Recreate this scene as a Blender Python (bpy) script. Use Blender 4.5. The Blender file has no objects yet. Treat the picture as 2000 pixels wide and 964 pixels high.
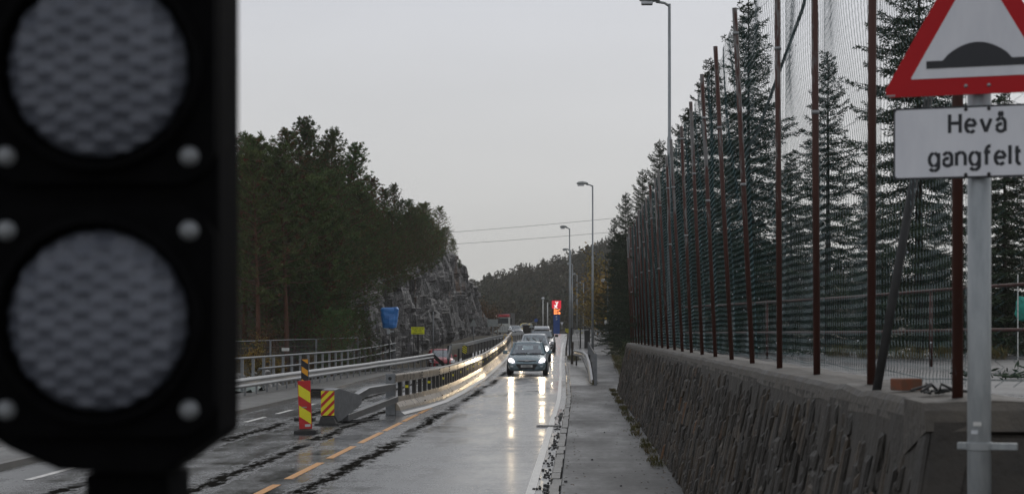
import bpy, bmesh, math, random
import numpy as np
from mathutils import Vector, Matrix, noise
R = math.radians
rng = random.Random(11)
sc = bpy.context.scene
C = sc.collection

# ------------------------------------------------------------------ camera, world, sun, exposure
F, CX, CY, EYE = 3570.0, 1131.0, 651.0, 2.0
cd = bpy.data.cameras.new('camera'); cam = bpy.data.objects.new('camera', cd); C.objects.link(cam)
cam.location = (0, 0, EYE); cam.rotation_euler = (R(90), 0, 0)
cd.sensor_width = 36; cd.lens = 36 * F / 2000
cd.shift_x = -131 / 2000; cd.shift_y = 169 / 2000
cd.clip_start = 0.05; cd.clip_end = 4000
cd.dof.use_dof = True; cd.dof.focus_distance = 70; cd.dof.aperture_fstop = 6.3
sc.camera = cam

SUN_EL, SUN_AZ = R(38), R(20)
w = bpy.data.worlds.new('World'); sc.world = w; w.use_nodes = True
nt = w.node_tree; nt.nodes.clear()
def wn(t, **k):
    n = nt.nodes.new(t)
    for a, b in k.items(): setattr(n, a, b)
    return n
wo = wn('ShaderNodeOutputWorld'); bg = wn('ShaderNodeBackground')
sky = wn('ShaderNodeTexSky'); sky.sky_type = 'NISHITA'; sky.sun_disc = False
sky.sun_elevation = SUN_EL; sky.sun_rotation = SUN_AZ; sky.dust_density = 4
hs = wn('ShaderNodeHueSaturation'); hs.inputs['Saturation'].default_value = 0.15
tc = wn('ShaderNodeTexCoord'); sx = wn('ShaderNodeSeparateXYZ'); ramp = wn('ShaderNodeValToRGB')
cn = wn('ShaderNodeTexNoise'); cn.inputs['Scale'].default_value = 2.2; cn.inputs['Detail'].default_value = 4
cmap = wn('ShaderNodeMapping'); cmap.inputs['Scale'].default_value = (1, 1, 4)
L = nt.links.new
L(tc.outputs['Generated'], sx.inputs[0]); L(sx.outputs['Z'], ramp.inputs[0])
cr = ramp.color_ramp
cr.elements[0].position = 0.0; cr.elements[0].color = (.650, .640, .605, 1)
cr.elements[1].position = 1.0; cr.elements[1].color = (.40, .42, .46, 1)
e = cr.elements.new(.06); e.color = (.625, .625, .615, 1)
e = cr.elements.new(.18); e.color = (.590, .605, .645, 1)
e = cr.elements.new(.30); e.color = (.60, .62, .66, 1)
e = cr.elements.new(.5); e.color = (.50, .52, .56, 1)
L(tc.outputs['Generated'], cmap.inputs[0]); L(cmap.outputs[0], cn.inputs['Vector'])
cmul = wn('ShaderNodeMapRange'); cmul.inputs['From Min'].default_value = .3; cmul.inputs['From Max'].default_value = .7
cmul.inputs['To Min'].default_value = 9.6; cmul.inputs['To Max'].default_value = 11.1
L(cn.outputs['Fac'], cmul.inputs['Value'])
vm = wn('ShaderNodeVectorMath', operation='SCALE'); L(ramp.outputs[0], vm.inputs[0]); L(cmul.outputs[0], vm.inputs['Scale'])
mix = wn('ShaderNodeMix', data_type='RGBA'); mix.inputs['Factor'].default_value = .94
L(sky.outputs[0], hs.inputs['Color']); L(hs.outputs[0], mix.inputs['A']); L(vm.outputs[0], mix.inputs['B'])
L(mix.outputs['Result'], bg.inputs['Color']); bg.inputs['Strength'].default_value = .1
L(bg.outputs[0], wo.inputs[0])
sd = bpy.data.lights.new('sun', 'SUN'); sd.energy = .5; sd.use_shadow = True; sd.angle = R(25); sd.color = (1, .96, .9)
so = bpy.data.objects.new('sun', sd); C.objects.link(so)
so.rotation_euler = (R(90) - SUN_EL, 0, R(180) - SUN_AZ)
sc.view_settings.view_transform = 'Standard'; sc.view_settings.look = 'None'
sc.view_settings.exposure = 0; sc.view_settings.gamma = 1
sc.render.engine = 'CYCLES'
sc.cycles.use_denoising = True
try: sc.cycles.denoiser = 'OPENIMAGEDENOISE'
except Exception: pass
sc.cycles.max_bounces = 6; sc.cycles.diffuse_bounces = 3; sc.cycles.glossy_bounces = 3
sc.cycles.transparent_max_bounces = 12; sc.cycles.sample_clamp_indirect = 6

# ------------------------------------------------------------------ helpers
def at(px, py, Y):
    'the point at distance Y seen at photo pixel (px, py)'
    return Vector(((px - CX) * Y / F, Y, EYE - (py - CY) * Y / F))

class MB:
    def __init__(s): s.v = []; s.f = []; s.m = []
    def add(s, vs, fs, m=0):
        o = len(s.v); s.v += [tuple(v) for v in vs]
        for f in fs: s.f.append(tuple(i + o for i in f)); s.m.append(m)
    def box(s, x0, x1, y0, y1, z0, z1, m=0):
        s.add([(x0,y0,z0),(x1,y0,z0),(x1,y1,z0),(x0,y1,z0),(x0,y0,z1),(x1,y0,z1),(x1,y1,z1),(x0,y1,z1)],
              [(0,3,2,1),(4,5,6,7),(0,1,5,4),(1,2,6,5),(2,3,7,6),(3,0,4,7)], m)
    def bar(s, p, q, wx, wz, m=0, up=(0,0,1)):
        p, q = Vector(p), Vector(q); d = (q - p).normalized(); u = Vector(up)
        a = d.cross(u)
        if a.length < 1e-4: a = d.cross(Vector((0,1,0)))
        a.normalize(); b = a.cross(d).normalized(); a *= wx / 2; b *= wz / 2
        s.add([p-a-b,p+a-b,p+a+b,p-a+b,q-a-b,q+a-b,q+a+b,q-a+b],
              [(0,1,2,3),(4,7,6,5),(0,4,5,1),(1,5,6,2),(2,6,7,3),(3,7,4,0)], m)
    def tube(s, pts, r, n=8, m=0, cap=True):
        pts = [Vector(p) for p in pts]; k = len(pts)
        rs = r if isinstance(r, (list, tuple)) else [r] * k
        vs = []; fs = []; ref = None
        for i, p in enumerate(pts):
            d = (pts[min(i+1,k-1)] - pts[max(i-1,0)]).normalized()
            if ref is None:
                ref = Vector((0,0,1)) if abs(d.z) < .9 else Vector((1,0,0))
            a = d.cross(ref)
            if a.length < 1e-3: a = d.orthogonal()
            a.normalize(); b = d.cross(a)
            for j in range(n):
                t = 2 * math.pi * j / n
                vs.append(p + (a * math.cos(t) + b * math.sin(t)) * rs[i])
        for i in range(k-1):
            for j in range(n):
                fs.append((i*n+j, (i+1)*n+j, (i+1)*n+(j+1)%n, i*n+(j+1)%n))
        if cap: fs.append(tuple(range(n))); fs.append(tuple((k-1)*n + j for j in reversed(range(n))))
        s.add(vs, fs, m)
    def prism(s, poly, off, m=0):
        poly = [Vector(p) for p in poly]; off = Vector(off); n = len(poly)
        vs = poly + [p + off for p in poly]
        fs = [tuple(range(n)), tuple(n + i for i in reversed(range(n)))]
        fs += [(i, n+i, n+(i+1)%n, (i+1)%n) for i in range(n)]
        s.add(vs, fs, m)
    def loft(s, secs, m=0, closed=True, cap=True):
        n = len(secs[0]); vs = [p for q in secs for p in q]; fs = []
        for i in range(len(secs)-1):
            for j in range(n if closed else n-1):
                fs.append((i*n+j, i*n+(j+1)%n, (i+1)*n+(j+1)%n, (i+1)*n+j))
        if cap and closed: fs.append(tuple(reversed(range(n)))); fs.append(tuple((len(secs)-1)*n+j for j in range(n)))
        s.add(vs, fs, m)
    def disc(s, c, r, axis='y', n=20, t=.01, m=0):
        c = Vector(c); poly = []
        for j in range(n):
            a = 2*math.pi*j/n; x, y = r*math.cos(a), r*math.sin(a)
            poly.append(c + (Vector((x,0,y)) if axis == 'y' else Vector((0,x,y)) if axis == 'x' else Vector((x,y,0))))
        s.prism(poly, {'y':(0,t,0),'x':(t,0,0),'z':(0,0,t)}[axis], m)
    def dome(s, c, r, h, n=12, k=4, m=0):
        'dome facing -Y'
        vs = []; fs = []
        for i in range(k):
            a = math.pi/2*i/k
            for j in range(n):
                b = 2*math.pi*j/n
                vs.append((c[0]+r*math.cos(a)*math.cos(b), c[1]-h*math.sin(a), c[2]+r*math.cos(a)*math.sin(b)))
        vs.append((c[0], c[1]-h, c[2]))
        for i in range(k-1):
            for j in range(n): fs.append((i*n+j, i*n+(j+1)%n, (i+1)*n+(j+1)%n, (i+1)*n+j))
        for j in range(n): fs.append(((k-1)*n+j, (k-1)*n+(j+1)%n, k*n))
        s.add(vs, fs, m)
    def mesh(s, name, mats, smooth=False):
        me = bpy.data.meshes.new(name); me.from_pydata(s.v, [], s.f)
        for m_ in (mats if isinstance(mats, (list, tuple)) else [mats]): me.materials.append(m_)
        if len(set(s.m)) > 1: me.polygons.foreach_set('material_index', s.m)
        if smooth: me.polygons.foreach_set('use_smooth', [True] * len(me.polygons))
        me.update(); return me
    def build(s, name, mats, parent=None, smooth=False, bevel=0, fix=False, loc=None):
        me = s.mesh(name, mats, smooth)
        if fix:
            b = bmesh.new(); b.from_mesh(me); bmesh.ops.recalc_face_normals(b, faces=b.faces); b.to_mesh(me); b.free()
        o = bpy.data.objects.new(name, me); C.objects.link(o)
        if parent is not None: o.parent = parent
        if loc is not None: o.location = loc
        if bevel:
            bv = o.modifiers.new('bevel', 'BEVEL'); bv.width = bevel; bv.segments = 2; bv.limit_method = 'ANGLE'; bv.angle_limit = R(40)
        return o
def thing(name, loc=(0,0,0), rz=0):
    o = bpy.data.objects.new(name, None); C.objects.link(o); o.location = loc; o.rotation_euler = (0,0,rz); o.empty_display_size = .2
    return o
def tag(o, label, cat, group=None):
    o['label'] = label; o['category'] = cat
    if group: o['group'] = group
    return o
def setting(o): o['kind'] = 'structure'; return o
def stuff(o, label=None, cat=None):
    o['kind'] = 'stuff'
    if label: o['label'] = label; o['category'] = cat
    return o
def copy_tree(o, parent=None):
    c = o.copy(); C.objects.link(c)
    if parent is not None: c.parent = parent
    for ch in list(o.children): copy_tree(ch, c)
    return c

# ------------------------------------------------------------------ materials
def newmat(name):
    m = bpy.data.materials.new(name); m.use_nodes = True
    n = m.node_tree.nodes; return m, n, m.node_tree.links.new, n['Principled BSDF']
def node(n, t, **k):
    x = n.new(t)
    for a, b in k.items():
        if a in x.inputs.keys(): x.inputs[a].default_value = b
        else: setattr(x, a, b)
    return x
def pm(name, c1, c2=None, scale=6, rough=.6, rough2=None, metal=0, bump=0, bscale=None, stretch=(1,1,1), lo=.35, hi=.65, island=0, objvar=0, spec=.5, coat=0):
    'procedural surface: two tones mixed by noise, with varied roughness, bump and per-piece variation'
    m, n, l, p = newmat(name)
    c2 = c2 or tuple(min(1, x*1.35+.004) for x in c1)
    tcn = node(n, 'ShaderNodeTexCoord'); mp = node(n, 'ShaderNodeMapping', Scale=stretch); l(tcn.outputs['Object'], mp.inputs[0])
    nz = node(n, 'ShaderNodeTexNoise', Scale=scale, Detail=6, Roughness=.65); l(mp.outputs[0], nz.inputs['Vector'])
    mr = node(n, 'ShaderNodeMapRange'); mr.inputs['From Min'].default_value = lo; mr.inputs['From Max'].default_value = hi
    l(nz.outputs['Fac'], mr.inputs['Value'])
    mx = node(n, 'ShaderNodeMix', data_type='RGBA'); mx.inputs['A'].default_value = (*c1,1); mx.inputs['B'].default_value = (*c2,1)
    l(mr.outputs[0], mx.inputs['Factor']); col = mx.outputs['Result']
    if island and objvar:
        oi = node(n, 'ShaderNodeObjectInfo'); h0 = node(n, 'ShaderNodeHueSaturation'); l(col, h0.inputs['Color'])
        ra = node(n, 'ShaderNodeMapRange'); ra.inputs['To Min'].default_value = 1-objvar; ra.inputs['To Max'].default_value = 1+objvar; l(oi.outputs['Random'], ra.inputs['Value']); l(ra.outputs[0], h0.inputs['Value'])
        rb = node(n, 'ShaderNodeMapRange'); rb.inputs['To Min'].default_value = .44; rb.inputs['To Max'].default_value = .515
        ml = node(n, 'ShaderNodeMath', operation='FRACT'); mm = node(n, 'ShaderNodeMath', operation='MULTIPLY'); l(oi.outputs['Random'], mm.inputs[0]); mm.inputs[1].default_value = 7.31; l(mm.outputs[0], ml.inputs[0]); l(ml.outputs[0], rb.inputs['Value']); l(rb.outputs[0], h0.inputs['Hue'])
        col = h0.outputs['Color']
    if island or objvar:
        if island: src = node(n, 'ShaderNodeNewGeometry').outputs['Random Per Island']
        else: src = node(n, 'ShaderNodeObjectInfo').outputs['Random']
        amt = island or objvar
        hv = node(n, 'ShaderNodeHueSaturation'); l(col, hv.inputs['Color'])
        r2 = node(n, 'ShaderNodeMapRange'); r2.inputs['To Min'].default_value = 1-amt; r2.inputs['To Max'].default_value = 1+amt
        l(src, r2.inputs['Value']); l(r2.outputs[0], hv.inputs['Value'])
        col = hv.outputs['Color']
    l(col, p.inputs['Base Color'])
    r3 = node(n, 'ShaderNodeMapRange'); r3.inputs['To Min'].default_value = rough; r3.inputs['To Max'].default_value = rough2 if rough2 is not None else min(1, rough*1.2)
    l(mr.outputs[0], r3.inputs['Value']); l(r3.outputs[0], p.inputs['Roughness'])
    p.inputs['Metallic'].default_value = metal; p.inputs['Specular IOR Level'].default_value = spec; p.inputs['Coat Weight'].default_value = coat
    if bump:
        nb = node(n, 'ShaderNodeTexNoise', Scale=bscale or scale*6, Detail=5); l(mp.outputs[0], nb.inputs['Vector'])
        b = node(n, 'ShaderNodeBump', Strength=bump, Distance=.02); l(nb.outputs['Fac'], b.inputs['Height']); l(b.outputs[0], p.inputs['Normal'])
    return m
def emit(name, c, s, base=(.5,.5,.5)):
    m, n, l, p = newmat(name)
    p.inputs['Base Color'].default_value = (*base,1); p.inputs['Emission Color'].default_value = (*c,1); p.inputs['Emission Strength'].default_value = s
    p.inputs['Roughness'].default_value = .2
    return m

def asphalt(name, base, rlo, rhi, streaks=(), band=None, bump=.1, ior=1.38):
    m, n, l, p = newmat(name)
    tcn = node(n, 'ShaderNodeTexCoord'); sp = node(n, 'ShaderNodeSeparateXYZ'); l(tcn.outputs['Object'], sp.inputs[0])
    def noise_(sc_, st, det=5, ro=.6):
        mp = node(n, 'ShaderNodeMapping', Scale=st); l(tcn.outputs['Object'], mp.inputs[0])
        z = node(n, 'ShaderNodeTexNoise', Scale=sc_, Detail=det, Roughness=ro); l(mp.outputs[0], z.inputs['Vector']); return z.outputs['Fac']
    def rng_(v, a, b, c, d):
        r = node(n, 'ShaderNodeMapRange'); r.inputs['From Min'].default_value = a; r.inputs['From Max'].default_value = b
        r.inputs['To Min'].default_value = c; r.inputs['To Max'].default_value = d; l(v, r.inputs['Value']); return r.outputs[0]
    def mth(op, a, b=None):
        q = node(n, 'ShaderNodeMath', operation=op)
        for i, x in enumerate((a, b)):
            if x is None: continue
            if isinstance(x, (int, float)): q.inputs[i].default_value = x
            else: l(x, q.inputs[i])
        return q.outputs[0]
    pud = noise_(.55, (1, .22, 1)); mid = noise_(2.3, (1, .35, 1)); fine = noise_(38, (1, .6, 1), 3)
    cross = noise_(1.1, (.35, 1.4, 1), 3)
    rough = rng_(pud, .38, .62, rlo, rhi)
    rough = mth('ADD', rough, rng_(mid, .3, .7, -.035, .05))
    rough = mth('ADD', rough, rng_(cross, .35, .65, -.03, .03))
    grain = noise_(11, (1,1,1), 4, .7); grain2 = noise_(26, (1,1,1), 3, .7)
    rough = mth('ADD', rough, mth('ADD', rng_(grain, .3, .7, -.05, .06), rng_(grain2, .3, .7, -.04, .05)))
    dark = None
    for xs, wd in streaks:
        wob = rng_(noise_(.5, (1, .3, 1), 2), .3, .7, -.12, .12)
        d = mth('ABSOLUTE', mth('SUBTRACT', mth('ADD', sp.outputs['X'], wob), xs))
        d = mth('ADD', d, rng_(noise_(7, (1, .25, 1), 6, .75), .3, .7, -wd*1.2, wd*1.2))
        k = rng_(d, wd*.45, wd*1.5, 1, 0)
        k = mth('MULTIPLY', k, rng_(noise_(.22, (1, 1, 1), 2), .36, .46, .55, 1))
        dark = k if dark is None else mth('MAXIMUM', dark, k)
    mx = node(n, 'ShaderNodeMix', data_type='RGBA'); mx.inputs['A'].default_value = (*[c*.7 for c in base],1); mx.inputs['B'].default_value = (*[c*1.35 for c in base],1)
    l(rng_(mth('ADD', mth('MULTIPLY', grain2, .5), mth('MULTIPLY', mid, .5)), .38, .62, 0, 1), mx.inputs['Factor']); col = mx.outputs['Result']
    spec = 0.5
    if dark is not None:
        m2 = node(n, 'ShaderNodeMix', data_type='RGBA'); l(dark, m2.inputs['Factor']); l(col, m2.inputs['A']); m2.inputs['B'].default_value = (.014,.013,.011,1); col = m2.outputs['Result']
        rough = mth('ADD', rough, mth('MULTIPLY', dark, .55))
        l(rng_(dark, 0, 1, .5, .0), p.inputs['Specular IOR Level'])
    if band:
        d = mth('ABSOLUTE', mth('SUBTRACT', sp.outputs['X'], band[0]))
        k = rng_(mth('ADD', d, rng_(mid, .3, .7, -.15, .15)), band[1]*.6, band[1], 1, 0)
        m3 = node(n, 'ShaderNodeMix', data_type='RGBA'); l(mth('MULTIPLY', k, .5), m3.inputs['Factor']); l(col, m3.inputs['A']); m3.inputs['B'].default_value = (.16,.155,.14,1); col = m3.outputs['Result']
    l(col, p.inputs['Base Color'])
    cl = node(n, 'ShaderNodeClamp'); l(rough, cl.inputs[0]); cl.inputs['Min'].default_value = .06; l(cl.outputs[0], p.inputs['Roughness'])
    b = node(n, 'ShaderNodeBump', Strength=bump, Distance=.006)
    l(mth('ADD', mth('ADD', mth('MULTIPLY', fine, .5), mth('MULTIPLY', grain, .8)), mth('MULTIPLY', cross, 2.0)), b.inputs['Height']); l(b.outputs[0], p.inputs['Normal'])
    p.inputs['IOR'].default_value = ior
    return m

M = {}
M['road'] = asphalt('wet_asphalt', (.078,.078,.079), .11, .31, [(-3.42,.17),(-4.95,.16),(-6.6,.2)], (-1.62,.45), .05, 2.1)
M['path'] = asphalt('damp_asphalt', (.050,.050,.050), .30, .60, (), None, .5)
M['slab'] = asphalt('damp_concrete', (.13,.125,.118), .28, .5, (), None, .2)
M['lot'] = asphalt('lot_asphalt', (.09,.09,.095), .22, .5, (), None, .2)
M['kerb'] = pm('kerb_concrete', (.07,.066,.06), (.17,.16,.145), 4, .3, .55, bump=.25, bscale=40)
M['yellow_line'] = pm('yellow_paint', (.50,.20,.03), (.70,.32,.06), 9, .3, .5, lo=.3, hi=.55)
M['white_line'] = pm('white_paint', (.50,.48,.45), (.78,.76,.72), 7, .25, .45, lo=.3, hi=.55)
M['earth'] = pm('forest_floor', (.030,.020,.012), (.055,.045,.02), 1.5, .9, bump=.5, bscale=6)
M['grassy'] = pm('verge_ground', (.05,.055,.02), (.085,.06,.03), 3, .9, bump=.4, bscale=20)
M['galv'] = pm('galvanised_steel', (.24,.245,.25), (.34,.345,.35), 5, .32, .5, metal=.75, bump=.05, bscale=30)
M['galv_dull'] = pm('weathered_zinc', (.17,.18,.19), (.27,.28,.29), 8, .45, .6, metal=.4)
M['galv_pole'] = pm('zinc_pole', (.24,.26,.27), (.36,.38,.39), 14, .35, .5, metal=.5, stretch=(1,1,.25), bump=.06, bscale=60)
M['brown_steel'] = pm('stained_steel', (.30,.25,.20), (.46,.40,.33), 3.5, .24, .38, metal=.6, stretch=(1,1,.35), bump=.12, bscale=9)
M['dark_steel'] = pm('dark_steel', (.02,.02,.022), (.05,.048,.045), 9, .4, .6, metal=.2)
M['black_plastic'] = pm('black_plastic', (.0030,.0030,.0034), (.0050,.0050,.0055), 30, .7, .8, bump=.02, spec=.02)
M['black_rubber'] = pm('black_rubber', (.012,.012,.012), (.03,.03,.03), 14, .55, .7)
M['white_pole'] = pm('pale_pole_paint', (.55,.55,.53), (.66,.66,.64), 8, .4)
M['sign_red'] = pm('red_sign_sheet', (.43,.010,.015), (.47,.014,.019), 3, .45, .55, spec=.2)
M['sign_white'] = pm('white_sign_sheet', (.64,.65,.70), (.74,.75,.79), 7, .35, .55, stretch=(1,1,.3), bump=.05, bscale=50)
M['sign_black'] = pm('black_sign_sheet', (.008,.010,.016), (.014,.016,.022), 6, .4)
M['sign_back'] = pm('grey_sign_back', (.26,.28,.27), (.34,.36,.35), 5, .5, metal=.2)
M['fluo'] = pm('yellow_green_sheet', (.80,.82,.015), (.86,.88,.03), 4, .4)
M['hi_yellow'] = pm('yellow_hazard_sheet', (.80,.72,.01), (.85,.78,.03), 4, .4)
M['hi_orange'] = pm('amber_hazard_sheet', (.75,.31,.01), (.82,.36,.02), 4, .4)
M['hi_red'] = pm('red_hazard_sheet', (.46,.012,.014), (.55,.02,.02), 3, .35)
M['amber'] = pm('yellow_frame_paint', (.62,.36,.03), (.7,.45,.06), 6, .4)
M['tarp'] = pm('blue_plastic', (.025,.16,.48), (.05,.24,.60), 3, .3, .45)
M['green_tarp'] = pm('grey_green_tarp', (.10,.14,.12), (.2,.24,.22), 3, .3, .5)
M['brick_r'] = pm('orange_brick', (.20,.055,.02), (.13,.075,.05), 14, .8)
M['teal'] = pm('teal_cloth', (.02,.25,.2), (.04,.35,.28), 6, .7)
M['cement'] = pm('wall_coping', (.032,.028,.024), (.105,.092,.076), 3.4, .5, .8, bump=.8, bscale=18)
M['mortar'] = pm('wall_mortar', (.028,.025,.021), (.058,.050,.042), 3, .7, bump=.6, bscale=22)
M['rubble'] = pm('broken_rock', (.10,.095,.09), (.26,.25,.24), 2.5, .45, .7, bump=.4, bscale=12, island=.4)
M['needle_d'] = pm('pine_needles', (.042,.082,.026), (.085,.130,.044), .55, .75, island=.45, objvar=.4, spec=.25)
M['needle_b'] = pm('browned_needles', (.11,.085,.028), (.16,.08,.028), .55, .75, island=.45, objvar=.3, spec=.25)
M['spruce'] = pm('spruce_needles', (.026,.044,.027), (.046,.068,.038), .8, .75, island=.4, objvar=.25, spec=.25)
M['far_leaf'] = pm('distant_crowns', (.035,.045,.026), (.075,.060,.036), .035, .9, island=.5, spec=.15)
M['yellow_leaf'] = pm('autumn_leaves', (.26,.15,.02), (.10,.10,.02), .5, .7, island=.5)
M['rust_leaf'] = pm('russet_leaves', (.12,.05,.015), (.08,.06,.02), .5, .7, island=.5)
M['bush_leaf'] = pm('evergreen_leaves', (.03,.05,.015), (.09,.10,.03), 1.0, .55, island=.5)
M['grass'] = pm('rough_grass', (.07,.075,.02), (.14,.10,.04), 1.2, .8, island=.4)
M['pine_bark'] = pm('pine_bark', (.075,.035,.022), (.13,.06,.035), 6, .85, stretch=(1,1,.3), bump=.6, bscale=20)
M['grey_bark'] = pm('grey_bark', (.035,.028,.022), (.06,.05,.04), 6, .85, stretch=(1,1,.3), bump=.6, bscale=20)
M['net'] = pm('green_coated_wire', (.022,.060,.064), (.04,.085,.09), 20, .3, .45)
M['drop'] = pm('rain_drop', (.8,.82,.85), (.9,.92,.95), 5, .08, .12, metal=.9)
M['glow_red'] = emit('backlit_red', (.9,.02,.05), .55, (.5,.02,.03))
M['glow_white'] = emit('backlit_white', (1,.9,.85), .85)
M['glow_digit'] = emit('price_digits', (1,.22,.03), 3.0)
M['pylon_blue'] = pm('blue_pylon', (.01,.05,.22), (.015,.07,.28), 3, .4)
M['pylon_dark'] = pm('dark_panel', (.05,.008,.01), (.06,.01,.012), 3, .4)
M['headlight'] = emit('lit_headlight', (1,.90,.86), 13, (.8,.8,.8))
M['headlight_low'] = emit('lit_headlight_glass', (1,.9,.95), 1.2, (.6,.6,.62))
M['lamp_glass'] = pm('lamp_glass', (.5,.52,.55), (.6,.62,.65), 5, .2, .3)
M['tyre'] = pm('tyre_rubber', (.010,.010,.010), (.02,.02,.02), 10, .6)
M['rim'] = pm('alloy_rim', (.3,.3,.31), (.4,.4,.41), 8, .3, metal=.8)
M['chrome'] = pm('chrome_trim', (.6,.6,.61), (.7,.7,.7), 5, .12, .2, metal=1)
M['trim_black'] = pm('black_trim', (.010,.010,.011), (.02,.02,.021), 10, .45)
M['seat'] = pm('seat_cloth', (.03,.03,.032), (.05,.05,.052), 8, .9)
M['plate'] = pm('number_plate_white', (.55,.55,.53), (.62,.62,.6), 5, .4)
def paint(name, c, flake=.3): return pm(name, c, tuple(x*1.12 for x in c), 2.5, .22, .34, metal=flake, coat=.6)
M['blue_grey'] = paint('blue_grey_paint', (.16,.225,.255), .35)
M['silver'] = paint('silver_paint', (.46,.48,.50), .35)
M['dark_car'] = paint('dark_grey_paint', (.045,.047,.05), .3)
M['red_car'] = paint('red_paint', (.40,.02,.03), .1)
M['yellow_car'] = paint('yellow_paint_car', (.62,.45,.03), .0)
M['mid_grey'] = paint('grey_paint', (.16,.17,.18), .3)
M['white_cab'] = pm('white_lorry_paint', (.42,.44,.42), (.52,.54,.52), 2, .4)
M['wood_dark'] = pm('dark_boards', (.035,.028,.02), (.06,.05,.04), 8, .7, stretch=(1,1,.2))

def glass_mat():
    m, n, l, p = newmat('car_glass')
    n.remove(p); out = n['Material Output']
    tr = node(n, 'ShaderNodeBsdfTransparent', Color=(.62,.70,.70,1)); gl = node(n, 'ShaderNodeBsdfGlossy', Color=(.9,.95,1,1), Roughness=.05)
    fr = node(n, 'ShaderNodeFresnel', IOR=1.5); nz = node(n, 'ShaderNodeTexNoise', Scale=3)
    mr = node(n, 'ShaderNodeMapRange'); mr.inputs['To Min'].default_value = .18; mr.inputs['To Max'].default_value = .26; l(nz.outputs['Fac'], mr.inputs['Value'])
    ad = node(n, 'ShaderNodeMath', operation='ADD'); l(fr.outputs[0], ad.inputs[0]); l(mr.outputs[0], ad.inputs[1])
    mx = node(n, 'ShaderNodeMixShader'); l(ad.outputs[0], mx.inputs[0]); l(tr.outputs[0], mx.inputs[1]); l(gl.outputs[0], mx.inputs[2]); l(mx.outputs[0], out.inputs[0])
    return m
M['glass'] = glass_mat()
M['dark_glass'] = pm('dark_window', (.03,.038,.042), (.05,.058,.062), 3, .08, .12)

def stone_mat():
    m, n, l, p = newmat('slate_stones')
    g = node(n, 'ShaderNodeNewGeometry'); tcn = node(n, 'ShaderNodeTexCoord')
    rp = node(n, 'ShaderNodeValToRGB'); l(g.outputs['Random Per Island'], rp.inputs[0])
    cr = rp.color_ramp; cr.interpolation = 'LINEAR'
    cols = [(0,(.024,.021,.018)),(.3,(.042,.037,.031)),(.55,(.033,.030,.027)),(.76,(.072,.056,.040)),(.90,(.050,.039,.029)),(.965,(.055,.044,.034)),(.975,(.15,.075,.035)),(.985,(.075,.06,.045)),(1,(.16,.14,.12))]
    cr.elements[0].position = 0; cr.elements[0].color = (*cols[0][1],1); cr.elements[1].position = 1; cr.elements[1].color = (*cols[-1][1],1)
    for a, c in cols[1:-1]: cr.elements.new(a).color = (*c,1)
    nz = node(n, 'ShaderNodeTexNoise', Scale=9, Detail=8, Roughness=.7); mp = node(n, 'ShaderNodeMapping', Scale=(1,1,.35)); l(tcn.outputs['Object'], mp.inputs[0]); l(mp.outputs[0], nz.inputs['Vector'])
    hv = node(n, 'ShaderNodeHueSaturation'); l(rp.outputs[0], hv.inputs['Color'])
    r2 = node(n, 'ShaderNodeMapRange'); r2.inputs['From Min'].default_value = .3; r2.inputs['From Max'].default_value = .7; r2.inputs['To Min'].default_value = .6; r2.inputs['To Max'].default_value = 1.4
    l(nz.outputs['Fac'], r2.inputs['Value']); l(r2.outputs[0], hv.inputs['Value'])
    # pale lichen flecks
    vz = node(n, 'ShaderNodeTexNoise', Scale=5.5, Detail=3); l(tcn.outputs['Object'], vz.inputs['Vector'])
    fm = node(n, 'ShaderNodeMapRange'); fm.inputs['From Min'].default_value = .74; fm.inputs['From Max'].default_value = .80; l(vz.outputs['Fac'], fm.inputs['Value'])
    mx = node(n, 'ShaderNodeMix', data_type='RGBA'); l(fm.outputs[0], mx.inputs['Factor']); l(hv.outputs[0], mx.inputs['A']); mx.inputs['B'].default_value = (.4,.4,.38,1)
    l(mx.outputs['Result'], p.inputs['Base Color']); p.inputs['Roughness'].default_value = .6; p.inputs['Specular IOR Level'].default_value = .3
    nb = node(n, 'ShaderNodeTexNoise', Scale=30, Detail=6); l(mp.outputs[0], nb.inputs['Vector'])
    b = node(n, 'ShaderNodeBump', Strength=1, Distance=.03); l(nb.outputs['Fac'], b.inputs['Height']); l(b.outputs[0], p.inputs['Normal'])
    return m
M['stone'] = stone_mat()

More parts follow.
